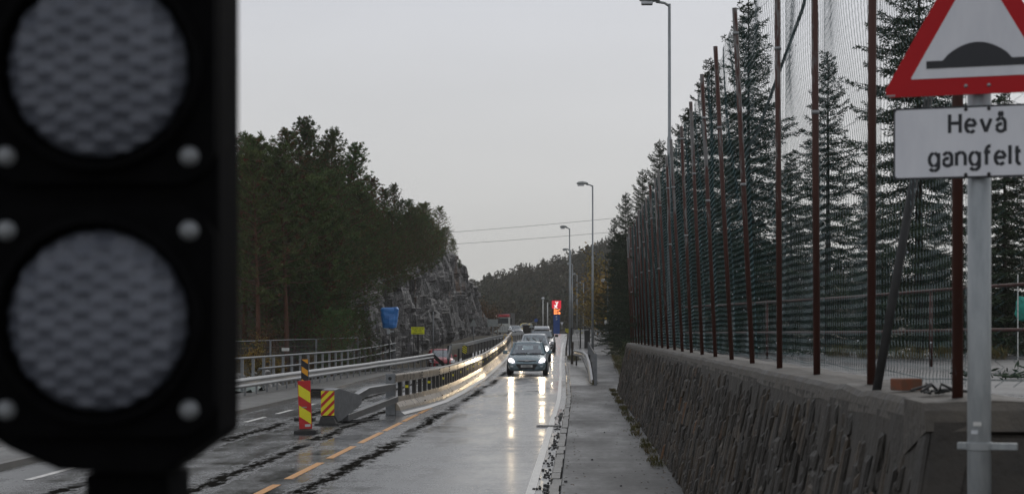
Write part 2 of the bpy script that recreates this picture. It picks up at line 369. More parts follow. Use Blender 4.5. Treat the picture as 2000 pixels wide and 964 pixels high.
def rust_mat():
    m, n, l, p = newmat('rusty_post')
    tcn = node(n, 'ShaderNodeTexCoord'); oi = node(n, 'ShaderNodeObjectInfo')
    mp = node(n, 'ShaderNodeMapping', Scale=(6,6,.9)); l(tcn.outputs['Object'], mp.inputs[0])
    of = node(n, 'ShaderNodeVectorMath', operation='ADD'); l(mp.outputs[0], of.inputs[0])
    sc_ = node(n, 'ShaderNodeVectorMath', operation='SCALE'); cb = node(n, 'ShaderNodeCombineXYZ'); l(oi.outputs['Random'], cb.inputs[2]); l(cb.outputs[0], sc_.inputs[0]); sc_.inputs['Scale'].default_value = 40; l(sc_.outputs[0], of.inputs[1])
    nz = node(n, 'ShaderNodeTexNoise', Scale=1.2, Detail=7, Roughness=.7); l(of.outputs[0], nz.inputs['Vector'])
    sp = node(n, 'ShaderNodeSeparateXYZ'); l(tcn.outputs['Object'], sp.inputs[0])
    hz = node(n, 'ShaderNodeMapRange'); hz.inputs['From Min'].default_value = 0; hz.inputs['From Max'].default_value = 3.6; hz.inputs['To Min'].default_value = -.11; hz.inputs['To Max'].default_value = .12; l(sp.outputs['Z'], hz.inputs['Value'])
    ad = node(n, 'ShaderNodeMath', operation='ADD'); l(nz.outputs['Fac'], ad.inputs[0]); l(hz.outputs[0], ad.inputs[1])
    r1 = node(n, 'ShaderNodeMapRange'); r1.inputs['From Min'].default_value = .57; r1.inputs['From Max'].default_value = .62; l(ad.outputs[0], r1.inputs['Value'])
    n2 = node(n, 'ShaderNodeTexNoise', Scale=4, Detail=5); l(of.outputs[0], n2.inputs['Vector'])
    rr = node(n, 'ShaderNodeMix', data_type='RGBA'); rr.inputs['A'].default_value = (.036,.011,.008,1); rr.inputs['B'].default_value = (.085,.026,.015,1); l(n2.outputs['Fac'], rr.inputs['Factor'])
    mx = node(n, 'ShaderNodeMix', data_type='RGBA'); l(r1.outputs[0], mx.inputs['Factor']); l(rr.outputs['Result'], mx.inputs['A']); mx.inputs['B'].default_value = (.15,.145,.14,1)
    l(mx.outputs['Result'], p.inputs['Base Color']); p.inputs['Roughness'].default_value = .6
    b = node(n, 'ShaderNodeBump', Strength=.4, Distance=.004); l(nz.outputs['Fac'], b.inputs['Height']); l(b.outputs[0], p.inputs['Normal'])
    return m
M['rust'] = rust_mat()

def cliff_mat():
    m, n, l, p = newmat('cut_rock')
    tcn = node(n, 'ShaderNodeTexCoord')
    def nz(s_, st, d=8, ro=.7):
        mp = node(n, 'ShaderNodeMapping', Scale=st); l(tcn.outputs['Object'], mp.inputs[0])
        z = node(n, 'ShaderNodeTexNoise', Scale=s_, Detail=d, Roughness=ro); l(mp.outputs[0], z.inputs['Vector']); return z.outputs['Fac']
    rp = node(n, 'ShaderNodeValToRGB'); l(nz(2.0, (1,.8,.5), 10, .75), rp.inputs[0])
    cr = rp.color_ramp; cr.elements[0].position = .36; cr.elements[0].color = (.018,.017,.016,1); cr.elements[1].position = .74; cr.elements[1].color = (.24,.24,.25,1)
    cr.elements.new(.47).color = (.050,.048,.046,1); cr.elements.new(.58).color = (.105,.10,.10,1)
    def over(col, fac, lo, hi, c):
        r = node(n, 'ShaderNodeMapRange'); r.inputs['From Min'].default_value = lo; r.inputs['From Max'].default_value = hi; l(fac, r.inputs['Value'])
        x = node(n, 'ShaderNodeMix', data_type='RGBA'); l(r.outputs[0], x.inputs['Factor']); l(col, x.inputs['A']); x.inputs['B'].default_value = (*c,1); return x.outputs['Result']
    col = over(rp.outputs[0], nz(.35, (1,.55,.12), 4), .60, .70, (.16,.075,.03))
    col = over(col, nz(.5, (1,.6,.18), 5), .60, .68, (.025,.024,.022))
    col = over(col, nz(3.2, (1,.5,.8), 3), .68, .74, (.42,.42,.43))
    l(col, p.inputs['Base Color']); p.inputs['Roughness'].default_value = .5
    b = node(n, 'ShaderNodeBump', Strength=1, Distance=.3); l(nz(2.6, (1,1,.6)), b.inputs['Height']); l(b.outputs[0], p.inputs['Normal'])
    return m
M['cliff'] = cliff_mat()

# ------------------------------------------------------------------ ground shape
def lut(kn):
    ys = np.arange(-60, 1400, 1.0); v = np.interp(ys, [k[0] for k in kn], [k[1] for k in kn])
    k = np.hanning(13); k /= k.sum(); v = np.convolve(np.pad(v, 6, 'edge'), k, 'valid')
    return lambda y: float(np.interp(y, ys, v))
zR = lut([(0,0),(62,0),(82,.12),(94,.30),(105,.47),(115,.64),(130,.92),(150,1.28),(180,1.76),(200,1.93),(240,1.97),(400,1.97)])
zL = lut([(0,0),(85,0),(95,.08),(105,.22),(115,.40),(125,.62),(136,.88),(150,1.2),(180,1.72),(200,1.92),(240,1.97),(400,1.97)])
sh = lut([(0,0),(55,0),(80,-.2),(105,-.45),(130,-.62),(180,-.8),(240,-1.2),(400,-2)])
def sstep(a, b, x):
    if a > b: return 1 - sstep(b, a, x)
    t = min(1, max(0, (x - a) / (b - a))); return t*t*(3-2*t)
def zroad(x, y):
    t = sstep(-6.0, -4.8, x - sh(y)); return zL(y)*(1-t) + zR(y)*t
cliff_h = lut([(70,.2),(86,.6),(93,2.0),(99,3.4),(111,5.3),(126,6.1),(150,8.6),(171,10.2),(190,9.4),(213,6.8),(230,2.2),(260,2.0)])
CLX = -12.0
def H(x, y):
    base = zroad(x, y) - .14
    h = base
    if x > 1.3 + sh(y)*0 :
        t = sstep(1.5, 4.5, x)
        if y > 60.5: h = base + .05 + t*(1.62 - base) if base < 1.5 else base + .05 + t*.5
        elif y > 8: h = 1.42 if x > 2.0 else base
    if x < -10.6:
        far = min(-10.6 - x, 60)
        h = base - .12*sstep(0, 2, far)
    if x < -7.2 + sh(y) and 98 < y < 132: h -= .75*sstep(98,106,y)*sstep(132,122,y)*sstep(-7.2+sh(y), -7.9+sh(y), x)*sstep(-11.6,-10.6,x)
    if x < -10.6:
        if y > 66:
            c = cliff_h(y)
            if x < CLX - .9:
                d = -(x - (CLX - .9))
                k = sstep(0, 1.0, d) if y > 95 else sstep(0, 7, d)
                h = h + max(0, (c - h)) * k + min(d, 26) * (.30 * sstep(70, 92, y))
                h += 1.0*noise.noise((x*.15, y*.15, 3))*sstep(0, 6, d)
    if y > 330:
        xx = max(-160, min(22, x))
        top = 10.5 + (xx + 35) * .37 - max(0, x-22)*.22
        top = max(4, top)
        k = sstep(345, 610, y)
        h = 1.8 + (top - 1.8) * k + 3*noise.noise((x*.02, y*.015, 0))*k
    return h
def grid(xs, ys, zf, mat, name):
    nx = len(xs); mb = MB()
    vs = [(x, y, zf(x, y)) for y in ys for x in xs]
    fs = [(j*nx+i, j*nx+i+1, (j+1)*nx+i+1, (j+1)*nx+i) for j in range(len(ys)-1) for i in range(nx-1)]
    mb.add(vs, fs); return mb.build(name, mat, smooth=True)
xs = sorted(set([-900,-500,-300,-200,-150,-120,-100,-85,-70,-60,-50,-44,-38,-33,-29,-26,-23,-21,-19,-17.5,-16,-15,-14.2,-13.6,-13.2,-12.9,-12.6,-12,-11.3,-10.6,-10.2,-9.5,-8.5,-7.5,-6.5,-5.5,-4.8,-4,-3,-2,-1,0,.6,1.2,1.5,1.9,2.05,2.4,3,3.6,4.5,6,8,11,15,20,26,34,44,56,70,90,120,160,220,300,500,900]))
ys = [-60,-30,-10,0,5,8,8.6,12,18] + list(np.arange(24,60,4)) + [60.4,60.8] + list(np.arange(63,240,3)) + list(np.arange(243,340,12)) + list(np.arange(345,640,12)) + [680,760,900,1200,1390]
setting(grid(xs, ys, H, M['earth'], 'ground'))

# road sheet, with its real cross-shape
ry = list(np.arange(-20, 300, 1.5))
def strip(name, mat, x0, x1, y0, y1, dz, n=8, zf=zroad, step=1.5, xf=None):
    mb = MB(); yy = list(np.arange(y0, y1, step)) + [y1]
    for y in yy:
        for i in range(n+1):
            a = x0(y) if callable(x0) else x0; b = x1(y) if callable(x1) else x1
            x = a + (b-a)*i/n
            mb.v.append((x + sh(y), y, zf(x + sh(y), y) + dz))
    for j in range(len(yy)-1):
        for i in range(n): mb.f.append((j*(n+1)+i, j*(n+1)+i+1, (j+1)*(n+1)+i+1, (j+1)*(n+1)+i)); mb.m.append(0)
    return setting(mb.build(name, mat, smooth=True))
strip('road', M['road'], lambda y: -10.6 + 3.6*sstep(96,104,y), -.36, -20, 300, 0, 24)
# kerb and pavement on the right
def slabbox(name, mat, x0, x1, y0, y1, top, bottom=-.12, step=2.0, zf=None, jag=0):
    mb = MB(); yy = list(np.arange(y0, y1, step)) + [y1]; secs = []
    for y in yy:
        a = (x0(y) if callable(x0) else x0) + sh(y); b = (x1(y) if callable(x1) else x1) + sh(y)
        j1 = jag*noise.noise((y*.8, x0(y) if callable(x0) else x0, 7))
        z = zroad(a, y)
        secs.append([(a+j1, y, z+bottom), (b, y, z+bottom), (b, y, z+top), (a+.02+j1, y, z+top), (a+j1, y, z+top-.02)])
    mb.loft(secs); return setting(mb.build(name, mat, fix=True))
mb = MB(); rng.seed(2)
for k in range(115):
    a = -5 + k*1.0; b_ = a + .985; o = rng.uniform(-.012,.012); tz = .10 + rng.uniform(-.008,.010); za, zc = zroad(-.3,a), zroad(-.3,b_); o2 = o + rng.uniform(-.006,.006)
    mb.loft([[(x+oo+sh(yy_), yy_, z+h) for x, h in ((-.37,-.12),(-.24,-.12),(-.24,tz),(-.352,tz),(-.366,tz-.02))] for yy_, z, oo in ((a,za,o),(b_,zc,o2))])
setting(mb.build('kerb', M['kerb'], fix=True))
slabbox('pavement', M['path'], -.235, 1.75, -5, 66, .10)
slabbox('pavement_slab', M['slab'], lambda y: -.235, lambda y: .62, 66.05, 98, .105)
slabbox('path', M['path'], lambda y: .64, lambda y: 1.75 + (y-66)*.016, 66.05, 215, .10)
slabbox('pavement_far', M['path'], lambda y: -.235, lambda y: .62, 98.05, 215, .095)
# left pavement wedge
slabbox('kerb_left', M['kerb'], lambda y: -8.62 if y < 55 else -8.62 - .25*sstep(55,75,y), lambda y: -8.45 if y < 55 else -8.45 - .25*sstep(55,75,y), -5, 86, .10)
slabbox('pavement_left', M['slab'], -10.9, lambda y: -8.63 if y < 55 else -8.63 - .25*sstep(55,75,y), -5, 90, .095)
# markings
mb = MB(); dy = 4.13
for k in range(-5, 7):
    y0 = 25.15 + dy*k
    for a in np.arange(y0, y0+3.2, .4):
        b = a + .4
        mb.add([(-4.065,a,.005),(-3.945,a,.005),(-3.945,b,.005),(-4.065,b,.005)], [(0,1,2,3)])
setting(mb.build('centre_line', M['yellow_line']))
strip('edge_line', M['white_line'], -.67, -.555, -20, 150, .005, 1)
mb = MB()
for a, b in ((25.0,27.6),(29.2,31.8),(33.2,35.8),(37.2,39.8),(41.3,43.9),(45.6,48.0),(49.8,52.2),(54,56.5),(58.3,60.8)):
    mb.add([(-7.6,a,.005),(-7.48,a,.005),(-7.48,b,.005),(-7.6,b,.005)], [(0,1,2,3)])
setting(mb.build('shoulder_line', M['white_line']))
# parking lot behind the wall, verge beyond its end
setting(grid([2.02,3,5,8,12,18,26,40,60], list(np.arange(8.9,60.3,2.5)), lambda x, y: 1.52 + .03*noise.noise((x*.3,y*.3,1)), M['lot'], 'parking_lot'))
def verge_z(x, y): return zroad(1, y) + .09 + sstep(0, 2.8, x - (1.7 + (y-62)*.016 + sh(y)))*.9
mb = MB(); yy = list(np.arange(61, 170, 2))
for y in yy:
    for i in range(7):
        x = 1.72 + (y-66)*.016 + sh(y) + i*.55; mb.v.append((x, y, verge_z(x, y) + (.03*noise.noise((x,y,0)) if i else 0)))
for j in range(len(yy)-1):
    for i in range(6): mb.f.append((j*7+i, j*7+i+1, (j+1)*7+i+1, (j+1)*7+i)); mb.m.append(0)
setting(mb.build('verge', M['grassy'], smooth=True))

# ------------------------------------------------------------------ cliff
mb = MB(); NY, NZ = 300, 70; y0, y1 = 91, 234
for j in range(NY+1):
    y = y0 + (y1-y0)*j/NY; hc = cliff_h(y); zb = zroad(-10.6, y) - .3
    for i in range(NZ+1):
        t = i/NZ; z = zb + (hc + .3 - zb)*t
        q = Vector((0, y*.30, z*.22)); big = noise.noise(q)
        q2 = Vector((5, y*.9 + z*.25, z*.35)); mid = noise.noise(q2)
        d, pts = noise.voronoi(Vector((9, y*.75 + .25*z, z*.42)));  cell = noise.noise(pts[0]*3.1)
        d2, p2 = noise.voronoi(Vector((2, y*2.1 + .5*z, z*1.2))); c2 = noise.noise(p2[0]*5.3)
        off = .75*big + .35*mid + .85*cell + .34*c2
        off *= .5 + .5*sstep(0, .1, t)
        x = CLX + .55 - (z - zb)*.13 + off*.9
        if t > .93: x -= (t-.93)*14
        mb.v.append((x, y + .25*cell, z + .15*c2*t))
for j in range(NY):
    for i in range(NZ):
        mb.f.append((j*(NZ+1)+i, (j+1)*(NZ+1)+i, (j+1)*(NZ+1)+i+1, j*(NZ+1)+i+1)); mb.m.append(0)
setting(mb.build('cliff', M['cliff']))
# boulders and outcrops low on the wooded slope
def rock(mb, c, r, seed, sq=.8):
    b = bmesh.new(); bmesh.ops.create_icosphere(b, subdivisions=2, radius=1)
    for v in b.verts:
        d, p_ = noise.voronoi(v.co*1.3 + Vector((seed*3.7, 0, 0))); k = .75 + .4*noise.noise(p_[0]*4) + .15*noise.noise(v.co*3 + Vector((seed,0,0)))
        v.co = Vector((v.co.x*r*k, v.co.y*r*k*1.1, v.co.z*r*k*sq))
    o = len(mb.v); mb.v += [tuple(v.co + Vector(c)) for v in b.verts]
    for f in b.faces: mb.f.append(tuple(v.index + o for v in f.verts)); mb.m.append(0)
    b.free()

# ------------------------------------------------------------------ vegetation builders
def blade(mb, p, d, ln, wd, m=0):
    d = d.normalized(); a = d.cross(Vector((rng.uniform(-1,1), rng.uniform(-1,1), rng.uniform(-1,1))))
    if a.length < 1e-3: a = d.orthogonal()
    a = a.normalized()*wd/2; q = p + d*ln; mpt = p + d*ln*.55
    mb.add([p, mpt + a, q, mpt - a], [(0,1,2,3)], m)
def rdir(): 
    while True:
        v = Vector((rng.uniform(-1,1), rng.uniform(-1,1), rng.uniform(-1,1)))
        if .05 < v.length < 1: return v.normalized()
def pine(seed, h, cb, spread, nb, tufts, brown):
    rng.seed(seed); tr = MB(); cr = MB()
    bend = Vector((rng.uniform(-.04,.04), rng.uniform(-.04,.04), 0))
    def axis(z): return Vector((bend.x*z*z/h*2, bend.y*z*z/h*2, z))
    tr.tube([axis(h*i/7) for i in range(8)], [max(.02, .014*h*(1-i/7.4)) for i in range(8)], 7)
    for k in range(nb):
        t = cb + (1-cb)*((k+rng.random())/nb); a = k*2.399 + rng.uniform(-.5,.5)
        tt = (t-cb)/(1-cb); prof = min(1, .55 + tt*2.2) * (1-tt)**.72 * 1.12 + .03
        ln = spread*h*prof*rng.uniform(.65,1.2) + .25
        up = rng.uniform(.0,.30) + .75*tt
        base = axis(t*h); d = Vector((math.cos(a), math.sin(a), up)); tip = base + d*ln
        midp = base + d*ln*.5 + Vector((0,0,-.04*ln))
        tr.tube([base, midp, tip], [.007*h*.5, .005*h*.5, .01], 4, cap=False)
        for q in range(tufts):
            u = rng.uniform(.25,1.05); c = base.lerp(midp, u*2) if u < .5 else midp.lerp(tip, u*2-1)
            c = c + rdir()*ln*.22*rng.random() + rdir()*.12
            mi = 1 if rng.random() < brown else 0
            for _ in range(17):
                dd = rdir() + Vector((0,0,.75)) + d.normalized()*.3
                blade(cr, c + rdir()*.04, dd, rng.uniform(.12,.24), rng.uniform(.022,.042), mi)
    for q in range(60):
        c = axis(h*(.90+.10*q/60)) + rdir()*.05
        for _ in range(6): blade(cr, c, rdir() + Vector((0,0,.9)), rng.uniform(.12,.24), .035, 0)
    return tr, cr
def spruce(seed, h, w, step, per, droop=.25, bare=.0):
    rng.seed(seed); tr = MB(); cr = MB()
    tr.tube([(0,0,h*i/6) for i in range(7)], [max(.012, .012*h*(1-i/6.2)) for i in range(7)], 7)
    z = h*(.06 + bare); k = 0
    while z < h - .1:
        f = 1 - z/h; n = per if f > .25 else max(4, per-2)
        for b in range(n):
            a = k*.9 + b*2*math.pi/n + rng.uniform(-.3,.3); ln = (w*(f**.85) + .12)*rng.uniform(.45,1.25)
            zz = z + rng.uniform(-.12,.12); o = Vector((math.cos(a), math.sin(a), 0)); side = Vector((-o.y, o.x, 0))
            dr = droop*rng.uniform(.6,2.0)*f + (-.35 if f < .25 else 0)
            def pt(u): return Vector((0,0,zz)) + o*ln*u + Vector((0,0, ln*(-dr*u + .22*u*u*u)))
            tr.tube([pt(0), pt(.5), pt(1)], [.012,.008,.004], 3, cap=False)
            st = .10; u = .10
            while u < 1.0:
                p = pt(u); d0 = (pt(min(1,u+.05)) - pt(u-.05)).normalized()
                for s in (-1, 1):
                    tl = (.12 + .42*(1-u)*min(1, ln))*rng.uniform(.6,1.2)
                    td = (d0*.75 + side*s*rng.uniform(.6,1.0) + Vector((0,0,rng.uniform(-.45,.1)))).normalized()
                    nn = max(3, int(tl/.055))
                    for q in range(nn):
                        c = p + td*(tl*q/nn)
                        for _ in range(3): blade(cr, c, td*1.0 + rdir()*.9, rng.uniform(.06,.11), .023, 0)
                u += st/ln*rng.uniform(.8,1.2)
            for q in range(6):
                blade(cr, pt(.8+.2*q/6), (pt(1)-pt(.8)).normalized() + rdir()*.7, .09, .03, 0)
        z += step*(.55 + .6*f)*rng.uniform(.85,1.15); k += 1
    for q in range(14): blade(cr, Vector((0,0,h-.35+q*.025)), Vector((0,0,.9))+rdir()*.7, .1, .03, 0)
    return tr, cr
def leafy(seed, h, r, n, size, low=.2, nl=26):
    rng.seed(seed); tr = MB(); cr = MB()
    for k in range(nl):
        a = rng.uniform(0, 6.28); e = rng.uniform(.25,1.2); ln = h*rng.uniform(.35,.7)
        b = Vector((0,0,h*rng.uniform(low*.3,.45))); tip = b + Vector((math.cos(a)*math.cos(e)*r/h*1.6, math.sin(a)*math.cos(e)*r/h*1.6, math.sin(e)))*ln
        midp = b.lerp(tip,.5) + rdir()*.08*h
        tr.tube([b, midp, tip], [.010*h,.006*h,.003*h], 4, cap=False)
        for q in range(n//nl):
            u = rng.uniform(.3,1.1); c = b.lerp(midp,u*2) if u < .5 else midp.lerp(tip,u*2-1)
            c += rdir()*rng.random()*r*.28
            blade(cr, c, rdir() + Vector((0,0,-.1)), size*rng.uniform(.6,1.3), size*.6, 0)
    tr.tube([(0,0,0),(0,0,h*.5)], [.018*h,.010*h], 6)
    return tr, cr
PROTO = {}
def make(kind, tr, cr, tm, cm):
    PROTO[kind] = (tr.mesh('trunk', tm, True), cr.mesh('crown', cm))
for i in range(6):
    tr, cr = pine(100+i, 10, [.30,.22,.40,.26,.18,.03][i], [.19,.22,.18,.23,.22,.34][i], [84,90,76,84,94,100][i], 12, [.05,.10,.03,.35,.10,.08][i])
    make('pine%d' % i, tr, cr, M['pine_bark'], [M['needle_d'], M['needle_b']])
for i in range(4):
    tr, cr = spruce(200+i, 9, [1.9,2.3,1.7,2.6][i], .33, [7,8,7,8][i], [.25,.35,.2,.3][i])
    make('spruce%d' % i, tr, cr, M['grey_bark'], M['spruce'])
for i, (mname, n, sz) in enumerate((('yellow_leaf',2000,.19),('rust_leaf',1600,.22),('bush_leaf',2600,.15))):
    tr, cr = leafy(300+i, 5, 2.0, n, sz); make('leafy%d' % i, tr, cr, M['grey_bark'], M[mname])
def plant(kind, name, loc, scale, label, cat='tree', group=None, rz=None, wide=1.0):
    t = thing(name, loc, rng.uniform(0, 6.28) if rz is None else rz); t.scale = (scale*wide, scale*wide, scale)
    for pn, me in zip(('trunk', 'crown'), PROTO[kind]):
        o = bpy.data.objects.new(pn, me); C.objects.link(o); o.parent = t
    return tag(t, label, cat, group)

# pines on the left slope: skyline trees by the pixel of their tip, then fill
rng.seed(5)
G1 = 'pines on the slope above the rock cutting'
sky_tips = [(475,272,104),(505,290,108),(540,262,106),(578,243,108),(612,262,112),(642,262,110),(672,290,113),(700,322,116),(722,352,120),(748,372,124),(772,364,128),(800,392,132),(822,408,138),(846,428,146),(866,446,156),(885,468,166)]
for i, (px, py, Y) in enumerate(sky_tips):
    Y = max(Y, F*13.9/(CX-px)); tip = at(px, py, Y); g = H(tip.x, Y)
    h = max(2.2, tip.z - g)
    if h > 11.5: g = tip.z - 11.5; h = 11.5; 
    lab = {3: 'tallest dark pine breaking the skyline of the left slope', 10: 'pointed pine standing up alone in the skyline above the cutting', 15: 'last small pine at the top edge of the cliff'}.get(i, 'dark pine whose tip makes the skyline of the wooded slope')
    plant('pine%d' % rng.choice([0,1,2,4,3]), 'pine_tree', (tip.x, Y, H(tip.x, Y) - .1), (tip.z - H(tip.x, Y) + .1)/10 if tip.z - H(tip.x, Y) < 13 else 1.3, lab, 'tree', G1, wide={10: .75, 4: .85, 5: .9, 15: .9}.get(i, 1.1))
fill = []
for k in range(46):
    Y = rng.uniform(88, 150); x0 = -13.2 - (150-Y)*0 ; x = rng.uniform(-30 if Y < 115 else -22, -14.3)
    px = CX + F*x/Y
    if px < 455 or px > 880: continue
    top = np.interp(px, [470,600,650,700,740,820,880], [285,260,275,335,385,420,480]) + rng.uniform(8, 120)
    g = H(x, Y); h = (EYE + (CY-top)*Y/F) - g
    if h < 2.2: continue
    fill.append((x, Y, g, min(h, 10.5)))
for x, Y, g, h in fill:
    plant('pine%d' % rng.choice([0,1,2,3,4,4]), 'pine_tree', (x, Y, g-.1), h/10, 'dark pine inside the dense wooded slope below the skyline', 'tree', G1, wide=1.2)
# low pines that hang over the edge of the cutting
for k, (px, py, Y, h) in enumerate(((720,560,104,4.2),(745,520,109,3.8),(775,500,117,4.0),(800,520,122,3.2),(830,500,131,3.4),(855,500,144,3.4),(870,530,150,2.6),(690,560,98,4.5),(655,580,94,4.6),(620,590,92,5.2),(670,480,100,6.0),(710,470,106,5.0),(575,560,90,5.0),(520,560,89,5.0))):
    Y = max(Y, F*13.5/(CX-px)); x = (px-CX)*Y/F; g = H(x-.5, Y)
    plant('pine5', 'pine_tree', (x, Y, g-.1), h/10*1.1, 'bushy low pine leaning out over the top of the cutting', 'tree', G1, wide=1.2)
rng.seed(41); y = 90.0
while y < 168:
    px = CX - F*12.6/y; hh = rng.uniform(2.6, 4.2)*(1 if y < 150 else .7); x = rng.uniform(-13.1,-12.2)
    plant('pine5', 'pine_tree', (x, y, cliff_h(y) - rng.uniform(.5,1.3)), hh/10*1.2, 'bushy low pine leaning out over the top of the cutting', 'tree', G1, wide=rng.uniform(1.0,1.3))
    y += rng.uniform(1.8,3.4)
for k in range(9):
    y = rng.uniform(84, 95); x = rng.uniform(-17.5,-13.2)
    if CX + F*x/y < 640: continue
    plant('pine%d' % rng.choice([1,4,5]), 'pine_tree', (x, y, H(x,y)-.3), rng.uniform(.45,.7), 'dark pine inside the dense wooded slope below the skyline', 'tree', G1, wide=1.2)
for k, (px, Y, dz) in enumerate(((648,86,0),(664,88,.1),(680,90,.3),(694,92,.5),(705,95,1.2))):
    x = (px-CX)*Y/F; plant('pine5', 'pine_tree', (x, Y, H(x,Y)-.2), .34, 'bushy low pine leaning out over the top of the cutting', 'tree', G1, wide=1.2)
rng.seed(88)
for k in range(26):
    Y = rng.uniform(86, 125); x = -F*0 + (rng.uniform(120, 385)-CX)*Y/F
    plant('pine%d' % rng.choice([0,1,3,4]), 'pine_tree', (x, Y, H(x,Y)-.2), rng.uniform(.65,.95), 'dark pine inside the dense wooded slope below the skyline', 'tree', G1, wide=1.2)
# tall trunks at the front of the wood
for k, (px, Y, h) in enumerate(((560,88,10.5),(505,86,10),(478,90,10),(598,91,9.5),(640,93,8.5))):
    x = (px-CX)*Y/F
    plant('pine%d' % (2 if k != 1 else 0), 'pine_tree', (x, Y, H(x,Y)-.1), h/10, ['red-stemmed pine with the thickest bare trunk behind the site fence','pine with a thin reddish stem just left of the thickest one','leftmost red-stemmed pine beside the traffic signal','slim dark-stemmed pine right of the thickest red trunk','pine with a leaning stem nearest the grey outcrop'][k], 'tree', 'tall pines at the foot of the slope')
plant('pine2', 'pine_tree', at(903,520,172) - Vector((.2,0,.6)), .12, 'tiny bush-like pine clinging to the edge of the rock face', 'tree', rz=1, wide=1.3)
# shrubs at the foot of the wood
for k, (px, py, Y, s, kd) in enumerate(((497,690,79,.42,0),(540,680,82,.28,0),(600,680,84,.30,1),(525,650,86,.5,1),(955,640,232,.95,1),(948,610,238,1.05,1))):
    p = at(px, py, Y); g = H(p.x, Y)
    plant('leafy%d' % kd, 'shrub', (p.x, Y, g-.05), s, ['yellowing birch sapling behind the left end of the site fence','small yellow shrub between the site fence posts','low russet shrub under the pines by the outcrop','russet thicket behind the yellowing sapling','russet shrub at the far foot of the rock face','taller russet shrub behind the far end of the cliff'][k], 'shrub')
# outcrops
for k, (px, py, Y, r) in enumerate(((706,645,100,1.0),(690,668,95,.9),(735,655,106,1.1),(668,690,90,.7),(722,685,100,.8),(530,600,96,1.0))):
    mb = MB(); p = at(px, py, Y); rock(mb, (0,0,0), r, k+3, 1.0)
    o = mb.build('boulder', M['cliff'], loc=(p.x, Y, max(p.z, H(p.x,Y)))); tag(o, ['grey outcrop leaning against the near end of the cliff','outcrop under the red marker stake','broad outcrop left of the blue wrapped signal','small rock behind the handrail at the end of the slope','low rock beside the mast of the blue wrapped signal','mossy rock among the pine trunks'][k], 'rock')

# ------------------------------------------------------------------ far hill woods (one mass)
rng.seed(31); mb = MB()
cnt = 0
while cnt < 2300:
    Y = rng.uniform(335, 628); X = rng.uniform(-75, 150)
    px = CX + F*X/Y
    if px < 895 or px > 2050 or (px > 1330 and rng.random() < .55): continue
    z = H(X, Y); h = rng.uniform(3.5, 7.5); r = h*rng.uniform(.20,.34); cnt += 1
    conic = rng.random() < .45
    for q in range(80):
        t = rng.uniform(.12, 1)
        rr = r*((1-t)*1.1 if conic else math.sin(math.pi*min(.98, t*.85+.1)))*math.sqrt(rng.random())
        a = rng.uniform(0,6.28); c = Vector((X+rr*math.cos(a), Y+rr*math.sin(a), z+h*t))
        d = rdir(); sz = rng.uniform(.22,.55); e1 = d.orthogonal().normalized()*sz; e2 = d.cross(e1).normalized()*sz*.6
        mb.add([c-e1, c+e2, c+e1, c-e2*.6], [(0,1,2,3)])
stuff(mb.build('far_woods', M['far_leaf']), 'hillside wood of bare and evergreen trees far behind the petrol sign', 'woods')

# ------------------------------------------------------------------ stone wall with netting fence
WX, WB = 1.58, .2      # top edge, batter
WT = 1.69
def stones(mb, org, along, outward, length, ztop, seed, w0=.05, w1=.15):
    rng.seed(seed); org = Vector(org); al = Vector(along).normalized(); ou = Vector(outward).normalized(); u = 0
    while u < length:
        wd = rng.uniform(w0, w1)*(1.6 if rng.random() < .12 else 1); z = ztop - rng.choice([0, .03, .08, .15, .22]) ; lean = rng.uniform(-.03,.03)
        while z > -.05:
            hh = rng.uniform(.12,.42)*(.5 if rng.random() < .25 else 1); z0 = max(-.1, z-hh); dep = rng.uniform(-.022,.018); g = .006
            ch = min(.02, wd*.22)
            if rng.random() < .09 or (along[1] == 1 and org.y + u < ycor(z0) + .12): z = z0; continue
            def P(uu, zz, dd):
                bx = (WT - zz)*WB
                return org + al*(u+uu+lean*(zz-.8)) + ou*(bx+dd) + Vector((0,0,zz))
            j = [rng.uniform(-.02,.02)*min(1, wd/.1) for _ in range(8)]
            ring0 = [P(g+j[0],z0+g,-.06),P(wd-g+j[1],z0+g+j[2],-.06),P(wd-g+j[3],z-g,-.06),P(g+j[4],z-g+j[5],-.06)]
            ring1 = [P(g+j[0],z0+g,dep),P(wd-g+j[1],z0+g+j[2],dep),P(wd-g+j[3],z-g,dep-.008),P(g+j[4],z-g+j[5],dep-.008)]
            d2 = dep + rng.uniform(.004,.014)
            ring2 = [P(g+ch+j[0],z0+g+ch*1.5,d2),P(wd-g-ch+j[1],z0+g+ch*1.5,d2+rng.uniform(-.012,.012)),P(wd-g-ch+j[3],z-g-ch*1.5,d2+rng.uniform(-.012,.012)),P(g+ch+j[4],z-g-ch*1.5,d2)]
            o = len(mb.v); mb.v += [tuple(p) for p in ring0+ring1+ring2]
            for a in (0,4):
                for i in range(4): mb.f.append((o+a+i, o+a+(i+1)%4, o+a+4+(i+1)%4, o+a+4+i)); mb.m.append(1)
            mb.f.append((o+8,o+9,o+10,o+11)); mb.m.append(1)
            z = z0
        u += wd
C0 = (WX, 8.45)            # corner
WEND = 60.6
RET = Vector((.96, -.28, 0)).normalized()   # first metre of the return, then along X
mb = MB()
fx = WX - WT*WB
